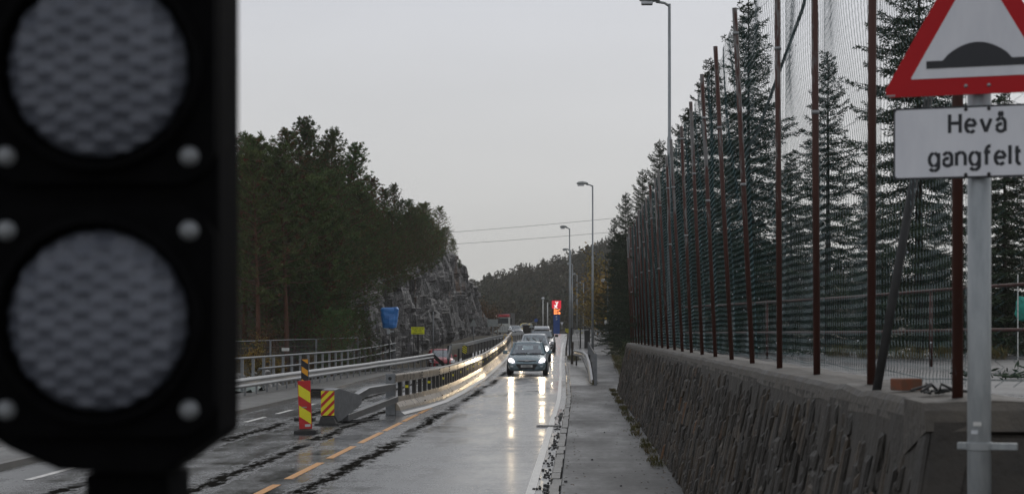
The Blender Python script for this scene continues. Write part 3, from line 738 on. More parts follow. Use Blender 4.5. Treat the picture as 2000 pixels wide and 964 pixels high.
# mortar backing of the long face, the short return and the far end, coping on top
ny_, nz_ = 420, 14
def mface(y, z): return WX - (WT-z)*WB + .010 - .018*sstep(WT-.30, WT-.10, z) + .014*noise.noise((y*2.2, z*1.2, 4)) + .010*noise.noise((y*9, z*2.5, 1))
def ycor(z): return C0[1] - .355 - (WT-z)*WB
vs = []
for j in range(ny_+1):
    for i in range(nz_+1):
        z_ = -.05 + (WT-.03)*i/nz_; y_ = ycor(z_) + (WEND-ycor(z_))*(j/ny_)**1.4; vs.append((mface(y_, z_) if j else WX-(WT-z_)*WB-.004, y_, z_))
mb.add(vs, [(j*(nz_+1)+i, (j+1)*(nz_+1)+i, (j+1)*(nz_+1)+i+1, j*(nz_+1)+i+1) for j in range(ny_) for i in range(nz_)], 0)
stones(mb, (WX, C0[1]-.3, 0), (0,1,0), (-1,0,0), WEND-C0[1]+.3, WT-.10, 3, .045, .15)
wall = MB(); wall.v, wall.f, wall.m = mb.v, mb.f, mb.m
stones(wall, (WX+.02, C0[1]-.33, 0), (1,-.04,0), (-.04,-1,0), 9, WT-.2, 4, .10, .28)
def rface(x, z): return C0[1] - .355 - .04*(x-WX) - (WT-z)*WB + .012*noise.noise((x*2.2, z*1.5, 8)) + .01*noise.noise((x*8, z*3, 2))
vs = [((WX - (WT-(-.05+(WT-.1)*i/14))*WB + .012)*(1-j/160) + 11*j/160, rface(fx + (11-fx)*j/160, -.05 + (WT-.1)*i/14), -.05 + (WT-.1)*i/14) for j in range(161) for i in range(15)]
wall.add(vs, [(j*15+i, (j+1)*15+i, (j+1)*15+i+1, j*15+i+1) for j in range(160) for i in range(14)], 0)
wall.add([(fx,WEND,-.1),(2.1,WEND,-.1),(2.1,WEND,WT-.22),(WX,WEND,WT-.22)], [(0,3,2,1)], 0)
wall.add([(2.1,8.3,-.1),(2.1,WEND,-.1),(2.1,WEND,WT-.22),(2.1,8.3,WT-.22)], [(0,3,2,1)], 0)
secs = []
for i in range(15):
    z = -.05 + (WT-.03)*i/14; xa = WX-(WT-z)*WB-.016+.012*noise.noise((z*3,1,0)); ya = ycor(z)-.014+.012*noise.noise((z*3,5,0))
    w1, w2 = .20+.05*noise.noise((z*2,2,0)), .20+.05*noise.noise((z*2,8,0)); secs.append([(xa+.03,ya,z),(xa+w1,ya,z),(xa+w1,ya+w2,z),(xa,ya+w2,z),(xa,ya+.03,z)])
wall.loft(secs, 0)
W_ = wall.build('stone_wall', [M['mortar'], M['stone']])
tag(W_, 'dark dry slate retaining wall with a concrete cap along the pavement', 'wall')
cp = MB(); secs = []
for y in np.arange(C0[1]-.32, WEND+.01, .35):
    n1 = .025*noise.noise((y*1.3,0,0)); n2 = .02*noise.noise((y*1.7,5,0)); n3 = .03*noise.noise((y*.9,9,0))
    secs.append([(WX-.030+n1*.25, y, WT-.118+n3*.8), (WX-.012+n1*.7, y, WT-.03+n2), (WX+.01+n1, y, WT+n2), (WX+.24, y, WT+.015-n2), (2.12, y, WT+n3*.6), (2.12, y, WT-.26)])
cp.loft(secs)
secs = []
for x in np.arange(WX-.05, 11, .35):
    y = C0[1]-.34-.04*(x-WX); n1 = .02*noise.noise((x*1.3,0,3)); n2 = .02*noise.noise((x*1.7,5,3))
    secs.append([(x, y-.046+n1*.4, WT-.12+n2), (x, y-.02+n1*.6, WT-.03+n2), (x, y+.02, WT+.004+n2), (x, y+.5, WT+.006), (x, y+.5, WT-.26)])
cp.loft(secs)
cp.build('coping', M['cement'], W_, smooth=False, fix=True)

fence = thing('netting_fence', (1.75, 8.45, WT))
tag(fence, 'tall green chain-link netting fence on rusty poles along the stone wall', 'fence')
post = MB(); HP = 3.58
post.tube([(0,0,0),(0,0,HP)], .026, 10); 
pmesh = post.mesh('post', M['rust'], True)
BAY, NH, PIT, PZ = 2.5, 3.42, .085, .030
def netting(l0, l1, seed):
    net = MB(); rng.seed(seed)
    for i in range(int(BAY/PIT)+1):
        pts = []
        for k in range(int(NH/PZ)+1):
            z = .06 + k*PZ; y = min(BAY, i*PIT + (PIT*.5 if k % 2 else 0)); ln = l0 + (l1-l0)*y/BAY
            bul = .05*math.sin(math.pi*min(1,y/BAY))*math.sin(z*1.3+.4) + .06*math.sin(math.pi*min(1,y/BAY))*noise.noise((y*1.2, z*1.0, seed))
            pts.append((.035 + bul + ln*z + (.003 if k % 2 else -.003), y, z + .012*noise.noise((y, z*.7, 2+seed))))
        net.tube(pts, .0021, 3, cap=False)
    for k in range(46):
        c = Vector((.03 + (l0+l1)/2*1.5, rng.uniform(.05,BAY-.05), rng.uniform(.1,3.0))); c.x = .03 + (l0 + (l1-l0)*c.y/BAY)*c.z + .05*math.sin(math.pi*c.y/BAY)*math.sin(c.z*1.3+.4)
        q = rng.uniform(.003,.0058); net.add([c+Vector((q,0,0)),c+Vector((-q,0,0)),c+Vector((0,q,0)),c+Vector((0,-q,0)),c+Vector((0,0,q)),c+Vector((0,0,-q*1.4))], [(0,2,4),(2,1,4),(1,3,4),(3,0,4),(2,0,5),(1,2,5),(3,1,5),(0,3,5)], 1)
    for zz in (.10, 1.75, NH+.03): net.tube([(.035+l0*zz,0,zz),(.07+(l0+l1)/2*zz,BAY/2,zz-.03),(.035+l1*zz,BAY,zz)], .0024, 4)
    return net.mesh('netting', [M['net'], M['drop']])
NETS = {'a': netting(0,0,1), 'b': netting(0,-.045,2), 'c': netting(-.045,-.045,3), 'd': netting(-.045,-.045,4)}
def link(me, name, parent, loc, rot=(0,0,0)):
    o = bpy.data.objects.new(name, me); C.objects.link(o); o.parent = parent; o.location = loc; o.rotation_euler = rot; return o
band = MB(); band.tube([(0,0,-.014),(0,0,.014)], .031, 10)
bmesh_ = band.mesh('band', M['galv'], True)
leans = [0,.003,-.006,-.006,-.050,-.052,-.048,-.046,-.045]
for k in range(22):
    ln = leans[k] if k < len(leans) else rng.uniform(-.055,-.038)
    po = link(pmesh, 'post', fence, (0, 2.5*k, -.01), (0, ln, rng.uniform(0,6)*0))
    po.scale = (1,1,rng.uniform(.985,1.02))
    for zb in ([2.75] if k % 2 else [3.2, 1.8]):
        link(bmesh_, 'band', po, (0,0,zb + rng.uniform(-.2,.2)))
    if k < 21: link(NETS['a' if k < 3 else 'b' if k == 3 else 'cd'[k % 2]], 'netting', fence, (.02, 2.5*k, 0))
for k in range(1, 3): link(pmesh, 'post', fence, (2.5*k, -.1*k, -.01))
for k in range(2): link(NETS['a'], 'netting', fence, (2.5*k, .03-.1*k, 0), (0, 0, R(-92.3)))
# sagging fold of netting and its edge wire
fold = MB()
for (a, b) in (((.06,3.0,3.62),(.06,5.2,3.35)), ((.06,5.2,3.35),(.06,8.0,2.72)), ((.06,8.0,2.72),(.06,12.5,2.2))):
    for q in range(6):
        o = Vector((.01*q, 0, -.012*q)); fold.tube([Vector(a)+o*.35, (Vector(a)+Vector(b))/2 + Vector((.02,0,-.05)) + o*.35, Vector(b)+o*.35], .003, 4)
fold.build('folded_edge', M['net'], fence)
# dark strut leaning in the fence, brick and clutter on the wall
p0 = at(1712,747,9.9); p0.z = WT
st = MB(); st.tube([(0,0,0), at(1815,180,10.4) - p0], .025, 10)
tag(st.build('steel_strut', M['black_rubber'], smooth=True, loc=p0), 'dark steel pole leaning against the netting behind the hump sign', 'pole')
bk = MB(); bk.box(-.065,.065,-.055,.055,0,.062)
o = bk.build('loose_brick', M['brick_r'], bevel=.006, loc=(1.71,9.55,WT+.014)); o.rotation_euler = (0,0,R(24)); tag(o, 'orange brick lying on top of the stone wall', 'brick')
cl = MB(); rng.seed(4)
for q in range(9):
    a = Vector((rng.uniform(-.08,.08), rng.uniform(-.08,.08), .01)); cl.tube([a, a+Vector((rng.uniform(-.07,.07),rng.uniform(-.1,.1),rng.uniform(.0,.05))), a+Vector((rng.uniform(-.12,.12),rng.uniform(-.1,.1),.01))], .007, 6)
tag(cl.build('cable_scrap', M['black_rubber'], loc=(1.74,8.9,WT+.012)), 'tangle of black cable scrap beside the fence foot', 'cable')

# ------------------------------------------------------------------ lot: pipe railing, tufts, pole, cloth
rl = thing('pipe_railing', (3.6,35,1.52)); tag(rl, 'rusty two-bar pipe railing across the wet parking lot', 'railing')
a0, a1 = Vector((0,0,0)), Vector((3.0,-17,0))
for zz in (1.10,.52):
    t = MB(); t.tube([a0+Vector((-1.2,6.8,zz-.02)), a0.lerp(a1,.3)+Vector((0,0,zz-.02)), a0.lerp(a1,.6)+Vector((0,0,zz+.01)), a1+Vector((0,0,zz))], .024, 8); t.build('rail', M['rust'], rl, smooth=True)
for k in range(3):
    p = a0.lerp(a1, k/2); t = MB(); t.tube([p, p+Vector((0,0,1.12))], .026, 8); t.build('post', M['rust'], rl, smooth=True)
def tuft(mb, c, r, h, n):
    for _ in range(n):
        a = rng.uniform(0,6.28); q = r*math.sqrt(rng.random()); b = Vector((c[0]+q*math.cos(a), c[1]+q*math.sin(a), c[2]))
        blade(mb, b, Vector((rng.uniform(-.6,.6), rng.uniform(-.6,.6), 1)), h*rng.uniform(.5,1.2), .012)
rng.seed(9)
for k, (px, py, Y, s) in enumerate(((1775,703,33,.35),(1700,700,35,.25),(1840,702,34,.25),(1945,700,33,.22),(1640,700,37,.3))):
    p = at(px, py, Y); mb = MB(); tuft(mb, (0,0,0), s, .28, 260)
    o = mb.build('grass_tuft', M['grass'], loc=(p.x,Y,1.52)); tag(o, ['widest brown grass tuft in the parking lot','small brown tuft left of the widest one in the lot','brown tuft left of the rusty corner post','rusty brown tuft right of the sign post','leftmost faded tuft at the lot edge'][k], 'grass tuft')
p = at(1988,675,33); t = MB(); t.tube([(0,0,0),(0,0,1.55)], .012, 6); tag(t.build('marker_pole', M['white_pole'], loc=(p.x,33,1.52)), 'thin pale stick standing at the edge of the lot', 'pole')
mb = MB(); rng.seed(3); rock(mb, (0,0,0), .19, 44, 1.5); p = at(2001,600,33); tag(mb.build('cloth_bundle', M['teal'], loc=(p.x+.05,33.3,p.z)), 'teal cloth bundle hanging at the lot edge by the pale stick', 'cloth')
br = MB(); rng.seed(12)
for q in range(16): a = Vector((rng.uniform(-.5,.5),rng.uniform(-.3,.3),.02)); br.tube([a, a+Vector((rng.uniform(-.4,.4),rng.uniform(-.3,.3),rng.uniform(0,.12)))], .008, 4)
for q in range(70): blade(br, Vector((rng.uniform(-.5,.5),rng.uniform(-.3,.3),rng.uniform(.01,.12))), rdir(), .09, .03)
tag(br.build('fallen_branch', M['spruce'], loc=(*at(1985,735,19)[:2],1.53)), 'fallen spruce branch lying on the lot by the right edge', 'branch')

# spruces behind the netting
rng.seed(77); GS = 'spruces behind the netting fence'
sp = [(1462,0,46,1,1.0,'tall sparse spruce rising above the netting poles left of the lot'),
      (1617,105,44,2,1.1,'slim pointed spruce in the middle of the netting'),
      (1795,-190,38,3,1.0,'big spruce directly behind the hump sign'),
      (1390,120,50,0,1.2,'spruce with bare arms reaching left of the netting poles'),
      (1345,215,54,1,1.2,'spruce whose branch tips stick out beside the near lamp post'),
      (1962,175,40,3,1.0,'spruce at the right edge behind the text plate'),
      (2060,60,42,1,1.0,'spruce past the right edge of the lot'),
      (1545,300,48,1,1.2,'lower spruce between the two taller netting spruces'),
      (1700,330,47,0,1.2,'lower spruce left of the text plate')]
for px, py, Y, k, wd, lab in sp:
    p = at(px, py, Y); plant('spruce%d' % k, 'spruce_tree', (p.x, Y, 1.45), (p.z-1.45)/9, lab, 'tree', GS, wide=wd)
for k in range(17):
    Y = rng.uniform(50, 64); x = rng.uniform(3.6, 20); px = CX + F*x/Y
    top = rng.uniform(390, 520); h = EYE + (CY-top)*Y/F - 1.45
    plant('spruce%d' % rng.randrange(4), 'spruce_tree', (x, Y, 1.4), h/9*1.0, 'dark spruce filling the back of the lot behind the netting', 'tree', GS, wide=1.35)
# dark trees beyond the end of the wall
GW = 'dark conifers beyond the end of the wall'
for k, (px, py, Y, kd, lab) in enumerate(((1288,268,84,1,'highest conifer beyond the wall end with a browned tip'),(1255,330,96,3,'second conifer down from the highest beyond the wall end'),(1222,372,112,1,'conifer stepping down towards the road, third from the fence'),(1200,425,135,0,'narrow conifer nearest the road beyond the wall'),(1312,300,78,3,'conifer pressed against the back of the last netting poles'),(1240,450,90,3,'bushy conifer low behind the wall end'),(1215,480,110,1,'bushy conifer low beside the path'),(1330,330,70,0,'conifer inside the netting near its far end'))):
    p = at(px, py, Y); g = H(p.x+.3, Y); plant('spruce%d' % kd, 'spruce_tree', (max(p.x, 2.5), Y, g-.1), (p.z-g)/9, lab, 'tree', GW, wide=.85)
for k, (px, py, Y, s) in enumerate(((1176,478,205,1.7),(1168,540,190,1.0),(1190,500,160,1.3))):
    p = at(px, py, Y); g = H(p.x, Y); plant('leafy0', 'birch_tree', (p.x, Y, g-.1), (p.z-g)/5, ['yellow autumn birch showing left of the dark conifers','smaller yellow birch low behind the lamp posts','yellow-green birch tucked against the conifers'][k], 'tree')
for k, (X, Y, s) in enumerate(((1.95,74,.20),(2.25,79,.27),(2.5,70,.16))):
    plant('leafy2', 'bush', (X, Y, H(X,Y)), s*1.25, ['evergreen bush on the verge nearest the path','taller evergreen bush on the verge behind the nearest one','small bush by the end of the stone wall'][k], 'bush', wide=1.15)

# grass along the foot of the wall and on the verges
rng.seed(15); mb = MB()
for k in range(46):
    y = 15 + 46*rng.random()**.8; tuft(mb, (fx - .10 - .07*rng.random(), y, .10), .10, .11, 40)
for k in range(170):
    y = rng.uniform(61.5, 110); x = 1.74 + (y-66)*.016 + sh(y) + rng.random()**1.5*1.6; tuft(mb, (x, y, verge_z(x,y)), .15, .22, 22)
for k in range(26):
    y = rng.uniform(66, 69); tuft(mb, (.60+rng.uniform(-.03,.1)+sh(y), y, zroad(0,y)+.1), .07, .14, 14)
for k in range(40):
    y = rng.uniform(99, 108); tuft(mb, (-.15+rng.uniform(0,.6)+sh(y), y, zroad(0,y)+.1), .12, .22, 16)
stuff(mb.build('weeds', M['grass']), 'yellow-green weeds along the wall foot and the verge', 'weeds')
# gravel crumbs in the gutter
rng.seed(16); mb = MB()
for k in range(420):
    y = 18 + 30*rng.random()**1.3; cl_ = noise.noise((y*.5, 0, 0)); 
    if cl_ < -.05 and rng.random() < .7: continue
    x = -.40 - abs(rng.gauss(0, .07)); s = rng.uniform(.006,.022)
    if rng.random() < .05: x = rng.uniform(-.6, .6); 
    z = (.1 if x > -.37 else 0); c = Vector((x, y, z+s*.4))
    vs = [c+Vector((rng.uniform(.7,1.2)*s*a, rng.uniform(.7,1.2)*s*b, rng.uniform(.6,1)*s*d)) for a in (-1,1) for b in (-1,1) for d in (-1,1)]
    mb.add(vs, [(0,1,3,2),(4,6,7,5),(0,4,5,1),(2,3,7,6),(0,2,6,4),(1,5,7,3)])
stuff(mb.build('gravel', M['dark_steel']), 'dark gravel crumbs lying in the gutter beside the kerb', 'gravel')
# wet fallen leaves
rng.seed(61); mb = MB()
for k in range(520):
    y = 15 + 50*rng.random(); u = rng.random(); x = (fx - .06 - abs(rng.gauss(0,.18))) if u < .6 else (-.2 + abs(rng.gauss(0,.12)) if u < .85 else rng.uniform(-.2,1.2)); z = .103; s = rng.uniform(.012,.03); a = rng.uniform(0,6.28)
    c = Vector((x+sh(y), y, zroad(x,y)+z)); e1 = Vector((math.cos(a),math.sin(a),rng.uniform(-.1,.25)))*s; e2 = Vector((-math.sin(a),math.cos(a),rng.uniform(-.1,.25)))*s*.6
    mb.add([c-e1, c+e2+Vector((0,0,.004)), c+e1, c-e2+Vector((0,0,.006))], [(0,1,2,3)])
stuff(mb.build('fallen_leaves', M['rust_leaf']), 'wet brown leaves scattered on the pavement along the wall', 'leaves')
# covers in the road
mb = MB(); mb.disc((0,0,0), .33, 'z', 28, .008); 
for q in range(5): mb.box(-.2,.2,-.2+q*.09,-.16+q*.09,.008,.013)
tag(mb.build('manhole_cover', M['dark_steel'], loc=(-1.62,63.5,.0)), 'round iron manhole cover in the wet lane before the first car', 'manhole')
mb = MB(); mb.box(-.26,.26,-.3,.3,0,.006)
for q in range(7): mb.box(-.22+q*.067,-.19+q*.067,-.26,.26,.006,.012)
tag(mb.build('drain_grate', M['dark_steel'], loc=(-.66,39.5,.008)), 'iron drain grate at the kerb across the white edge line', 'drain')

# ------------------------------------------------------------------ foreground traffic signal
ts = thing('traffic_signal', (-.530, 2.01, 0)); tag(ts, 'unlit black traffic signal head filling the left foreground', 'traffic signal')
b = MB(); zt = 2.62
b.prism([(-.129,.0225,zt),(-.129,.0225,1.888),(-.105,.0225,1.872),(-.05,.0225,1.848),(.060,.0225,1.842),(.075,.0225,1.85),(.129,.0225,1.888),(.129,.0225,zt)], (0,.125,0))
b.build('housing', M['black_plastic'], ts, bevel=.006, fix=True)
b = MB(); b.tube([(.017,.12,0),(.017,.12,1.86)], .0395, 24); b.build('pole', M['black_plastic'], ts, smooth=True)
b = MB(); b.box(-.03,.064,.06,.18,1.80,1.842); b.build('mounting_bracket', M['black_plastic'], ts, bevel=.004)
def lens_mb():
    b = MB(); n = 110; r = .1; idx = {}
    for j in range(n+1):
        for i in range(n+1):
            x = -r + 2*r*i/n; z = -r + 2*r*j/n; d = math.hypot(x, z)
            if d > r: continue
            u = x/.0205 + .12*noise.noise((x*30,z*30,1)); col = math.floor(u); fu = u-col-.5; v = z/.0205 + .16*noise.noise((x*30,z*30,5)) + (.5 if col % 2 else 0); fv = v - math.floor(v) - .5
            pit = max(0, 1-(abs(fu)*1.75)**3)*max(0, 1-(abs(fv)*1.9)**3)
            idx[i,j] = len(b.v); b.v.append((x, -.030*math.sqrt(max(0, 1-(d/r)**2)) + (.0075 + .003*noise.noise((x*45,z*45,9)))*pit, z))
    for j in range(n):
        for i in range(n):
            q = [(i,j),(i+1,j),(i+1,j+1),(i,j+1)]
            if all(k in idx for k in q): b.f.append(tuple(idx[k] for k in q)); b.m.append(0)
    return b
M['lens'] = pm('smoked_lens', (.086,.094,.118), (.13,.14,.168), 16, .36, .5)
lens_me = lens_mb().mesh('lens', M['lens'], True)
for k, zc in enumerate((2.0147, 2.2935, 2.5723)):
    dz = MB(); n = 40; secs = []
    # lens door: square plate with a round raised ring
    s = .128
    def sq(j):
        a = 2*math.pi*j/n; c, sn = math.cos(a), math.sin(a); m_ = max(abs(c), abs(sn)); q = min(s/m_, s*1.28); return (q*c, q*sn)
    rings = []
    rings.append([(*sq(j), .021) for j in range(n)]); rings.append([(*sq(j), .006) for j in range(n)])
    for rr, yy in ((.117,.004),(.115,-.012),(.106,-.014),(.1035,.012),(.09,.014)):
        rings.append([(rr*math.cos(2*math.pi*j/n), rr*math.sin(2*math.pi*j/n), yy) for j in range(n)])
    dz.loft([[(x, y, z) for (x, z, y) in rg] for rg in rings], cap=False)
    door = dz.build('lens_door', M['black_plastic'], ts, smooth=False, fix=True, loc=(0,0,zc)); 
    link(lens_me, 'lens', door, (0,.004,0))
    for sx_, sz_ in ((-1,-1),(1,-1),(-1,1),(1,1)):
        bo = MB(); bo.tube([(0,.006,0),(0,-.003,0)], .0108, 16); bo.dome((0,-.004,0), .0092, .007, 14, 4)
        bo.build('bolt', M['galv_dull'], door, smooth=True, loc=(.1005*sx_, .004, .0985*sz_*1.0))

# ------------------------------------------------------------------ hump sign on its post
sg = thing('hump_sign', (1.598, 7.3, 0), R(-19)); tag(sg, 'red and white triangular speed hump sign with text plate on a steel post', 'road sign')
b = MB(); b.tube([(0,0,0),(0,0,3.6)], .047, 28); b.build('post', M['galv_pole'], sg, smooth=True)
def rtri(w, zb, rad, n=6):
    h = w*.866; pts = [Vector((-w/2,0,zb)), Vector((w/2,0,zb)), Vector((0,0,zb+h))]; out = []
    for i in range(3):
        p = pts[i]; a = (pts[i-1]-p).normalized(); c = (pts[(i+1)%3]-p).normalized(); bis = (a+c).normalized()
        cen = p + bis*rad/math.sin(R(30)); s0 = p + a*rad/math.tan(R(30)); s1 = p + c*rad/math.tan(R(30))
        for k in range(n+1):
            q = s0.lerp(s1, k/n) - cen; out.append(cen + q.normalized()*rad)
    return out
TB = 2.948
b = MB(); b.prism([p + Vector((0,-.062,0)) for p in rtri(.765, TB, .025)], (0,.010,0)); tri = b.build('warning_triangle', M['sign_red'], sg, fix=True)
b = MB(); b.prism([p + Vector((0,-.0645,0)) for p in rtri(.765-.238, TB+.0685, .004, 3)], (0,.0022,0)); b.build('white_field', M['sign_white'], tri, fix=True)
hz = TB + .108; pts = [(-.20,hz),(.20,hz),(.20,hz+.030),(.135,hz+.030)]
for k in range(13):
    t = k/12; x = .115 - .23*t; pts.append((x, hz+.034+.064*math.sin(math.pi*(t*.86+.07))**.8))
pts += [(-.135,hz+.030),(-.20,hz+.030)]
b = MB(); b.prism([(x,-.0668,z) for x, z in pts], (0,.002,0)); b.build('hump_symbol', M['sign_black'], tri, fix=True)
PB, PT, PW = 2.616, 2.903, .333
def rrect(x0,x1,z0,z1,y,r=.012,n=4):
    out = []
    for cx_, cz_, a0 in ((x1-r,z0+r,-90),(x1-r,z1-r,0),(x0+r,z1-r,90),(x0+r,z0+r,180)):
        for k in range(n+1): a = R(a0+90*k/n); out.append((cx_+r*math.cos(a), y, cz_+r*math.sin(a)))
    return out
b = MB(); b.prism(rrect(-PW,PW,PB,PT,-.060), (0,.008,0)); pl = b.build('text_plate', M['sign_black'], sg, fix=True)
b = MB(); b.prism(rrect(-PW+.008,PW-.008,PB+.008,PT-.008,-.0625), (0,.0022,0)); b.build('white_field', M['sign_white'], pl, fix=True)
def text(body, size, loc, mat, parent, name='lettering', spacing=1.0, bold=0, ext=.0008, align='CENTER', rot=(R(90),0,0), sx_=1):
    cu = bpy.data.curves.new(name, 'FONT'); cu.body = body; cu.size = size; cu.align_x = align; cu.extrude = ext; cu.space_character = spacing; cu.offset = bold
    to = bpy.data.objects.new('t', cu); C.objects.link(to); dg = bpy.context.evaluated_depsgraph_get(); dg.update()
    me = bpy.data.meshes.new_from_object(to.evaluated_get(dg)); C.objects.unlink(to); bpy.data.objects.remove(to)
    me.name = name; me.materials.clear(); me.materials.append(mat)
    o = bpy.data.objects.new(name, me); C.objects.link(o); o.parent = parent; o.location = loc; o.rotation_euler = rot; o.scale = (sx_,1,1); return o
def arc(cx_, cy_, rx, ry, a0, a1, n=14): return [(cx_+rx*math.cos(R(a0+(a1-a0)*k/n)), cy_+ry*math.sin(R(a0+(a1-a0)*k/n))) for k in range(n+1)]
GL = {'H': (.56, [[(0,0),(0,1)],[(.56,0),(.56,1)],[(0,.52),(.56,.52)]]),
 'e': (.52, [[(0,.37),(.52,.37)] , arc(.26,.35,.26,.35,3,318)]),
 'v': (.52, [[(0,.7),(.26,0)],[(.26,0),(.52,.7)]]),
 'a': (.46, [arc(.23,.47,.22,.23,160,0) + [(.45,0)], arc(.23,.20,.22,.20,70,350)]),
 'g': (.50, [arc(.25,.35,.25,.35,0,360), [(.5,.7),(.5,0)] + arc(.25,-.02,.25,.22,0,-150)]),
 'n': (.46, [[(0,0),(0,.7)], arc(.23,.45,.23,.25,180,0) + [(.46,0)]]),
 'f': (.34, [[(.13,0),(.13,.8)] + arc(.32,.8,.19,.2,180,80), [(0,.68),(.33,.68)]]),
 'l': (.02, [[(.01,0),(.01,1)]]),
 't': (.30, [[(.11,.95),(.11,.18)] + arc(.28,.18,.17,.18,180,280), [(0,.68),(.30,.68)]])}
GL['\u00e5'] = (.46, GL['a'][1] + [arc(.23,.93,.075,.085,0,360)])
def strokes(word, cap, zc, gap=.29, shift=0):
    wd = sum(GL[c][0] for c in word) + gap*(len(word)-1); x = -wd/2 + shift; mb = MB()
    for c in word:
        for pl_ in GL[c][1]: mb.tube([((x+u)*cap, 0, v*cap) for u, v in pl_], .0069, 8)
        x += GL[c][0] + gap
    o = mb.build('lettering', M['sign_black'], pl, loc=(0,-.0633,zc)); o.scale = (1,.12,1)
strokes('Hev\u00e5', .074, 2.797); strokes('gangfelt', .074, 2.667, .245, -.14)
for zz, xx, par in ((TB+.034,-.045,tri),(TB+.034,.045,tri),(PT-.014,-.045,pl),(PT-.014,.045,pl),(PB+.014,-.045,pl),(PB+.014,.045,pl)):
    b = MB(); b.dome((xx,-.0605,zz), .0085, .008, 12, 3); b.build('bolt', M['rim'] if par is tri else M['dark_steel'], par, smooth=True)
for zz in (3.02, 2.87, 2.67):
    b = MB(); b.tube([(0,0,zz-.016),(0,0,zz+.016)], .0495, 24); b.box(-.06,.06,-.052,-.043,zz-.015,zz+.015); b.build('clamp', M['galv_pole'], sg)
b = MB(); b.tube([(0,0,1.535),(0,0,1.568)], .052, 24); b.box(-.085,.15,-.02,.012,1.538,1.566); b.build('clamp', M['galv_pole'], sg, bevel=.003)
b = MB(); b.box(-.018,.014,-.0495,-.046,1.634,1.65); b.build('sticker', M['plate'], sg); b = MB(); b.box(-.026,.0,-.0497,-.046,1.602,1.617); b.build('sticker', M['lamp_glass'], sg)
text_tag = MB(); text_tag.box(-.36,-.325,-.0628,-.062,TB+.004,TB+.010); text_tag.build('sticker', M['sign_back'], tri)

# ------------------------------------------------------------------ steel road barrier with bars
bp = [(-4.58,44.9),(-4.30,48.5),(-4.12,53),(-4.12,60),(-4.18,70),(-4.26,82),(-4.38,95),(-4.55,110),(-4.85,125),(-5.25,142)]
def along(path, step):
    out = []; pts = [Vector((x,y,0)) for x, y in path]; acc = 0
    for a, c in zip(pts, pts[1:]):
        d = (c-a).length; t = -acc % step
        while t < d: out.append(a.lerp(c, t/d)); t += step
        acc = (acc + d) % step if False else acc + d
    return out
def resample(path, step):
    pts = [Vector((x,y,0)) for x, y in path]; seg = [(c-a).length for a, c in zip(pts, pts[1:])]; tot = sum(seg); n = max(1, round(tot/step)); out = []
    for k in range(n+1):
        s = tot*k/n
        for i, d in enumerate(seg):
            if s <= d or i == len(seg)-1: out.append(pts[i].lerp(pts[i+1], min(1, s/d))); break
            s -= d
    return out
def ribbon(path, prof, zf, mat, name, parent, cap=True, smooth=False):
    'sweep profile [(offset to the right of the path, z)] along path points'
    mb = MB(); secs = []; k = len(path)
    for i, p in enumerate(path):
        d = (path[min(i+1,k-1)] - path[max(i-1,0)]).normalized(); nrm = Vector((d.y,-d.x,0)); z = zf(p)
        secs.append([(p.x+nrm.x*o, p.y+nrm.y*o, z+h) for o, h in prof])
    mb.loft(secs); return mb.build(name, mat, parent, fix=True, smooth=smooth)
sb = thing('steel_barrier', (0,0,0)); tag(sb, 'long steel road barrier with dark bars and yellow reflectors between the lanes', 'barrier')
bpath = resample(bp, 1.0); zb_ = lambda p: zroad(p.x+.6, p.y)
ribbon(bpath, [(-.06,.80),(.06,.80),(.075,.83),(.075,.97),(.06,1.0),(-.06,1.0)], zb_, M['brown_steel'], 'top_beam', sb)
ribbon(bpath, [(-.05,.12),(.20,.12),(.17,.20),(.085,.32),(.06,.44),(-.05,.44)], zb_, M['brown_steel'], 'base_panel', sb)
ribbon(bpath, [(-.12,-.02),(.30,-.02),(.30,.02),(.22,.075),(.20,.115),(-.12,.115)], zb_, M['galv'], 'foot', sb)
pm_ = MB(); pm_.box(-.045,.045,-.15,.15,.43,.81); pme = pm_.mesh('bar', M['dark_steel'])
rm_ = MB(); rm_.box(-.04,.04,-.158,-.1515,0,.065); rme = rm_.mesh('reflector', M['hi_yellow'])
for k, p in enumerate(resample(bp, 1.05)[1:]):
    o = link(pme, 'bar', sb, (p.x, p.y, zb_(p)), (0,0,0))
    if k % 4 == 1: link(rme, 'reflector', o, (0,0,.62 if k % 2 else .56))
for k, p in enumerate(resample(bp, 4.0)[1:-1]):
    m_ = MB(); z = zb_(p)
    for dx in (-.09,.09):
        for dz in (.83,.90,.97): m_.box(.076,.088,dx-.02,dx+.02,dz-.02,dz+.012)
        for dz in (.22,.32,.40): m_.box(.10,.175 if dz < .3 else .10,dx-.02,dx+.02,dz-.02,dz+.012)
    m_.build('bolt_row', M['dark_steel'], sb, loc=(p.x,p.y,z))
b = MB(); b.box(-.15,.09,-.10,.08,0,1.02); ep = b.build('end_post', M['galv_dull'], sb, bevel=.015, loc=(-4.60,44.95,0))
b = MB(); b.disc((-.04,-.106,.90), .045, 'y', 14, .01); b.build('bolt_hole', M['black_rubber'], ep)

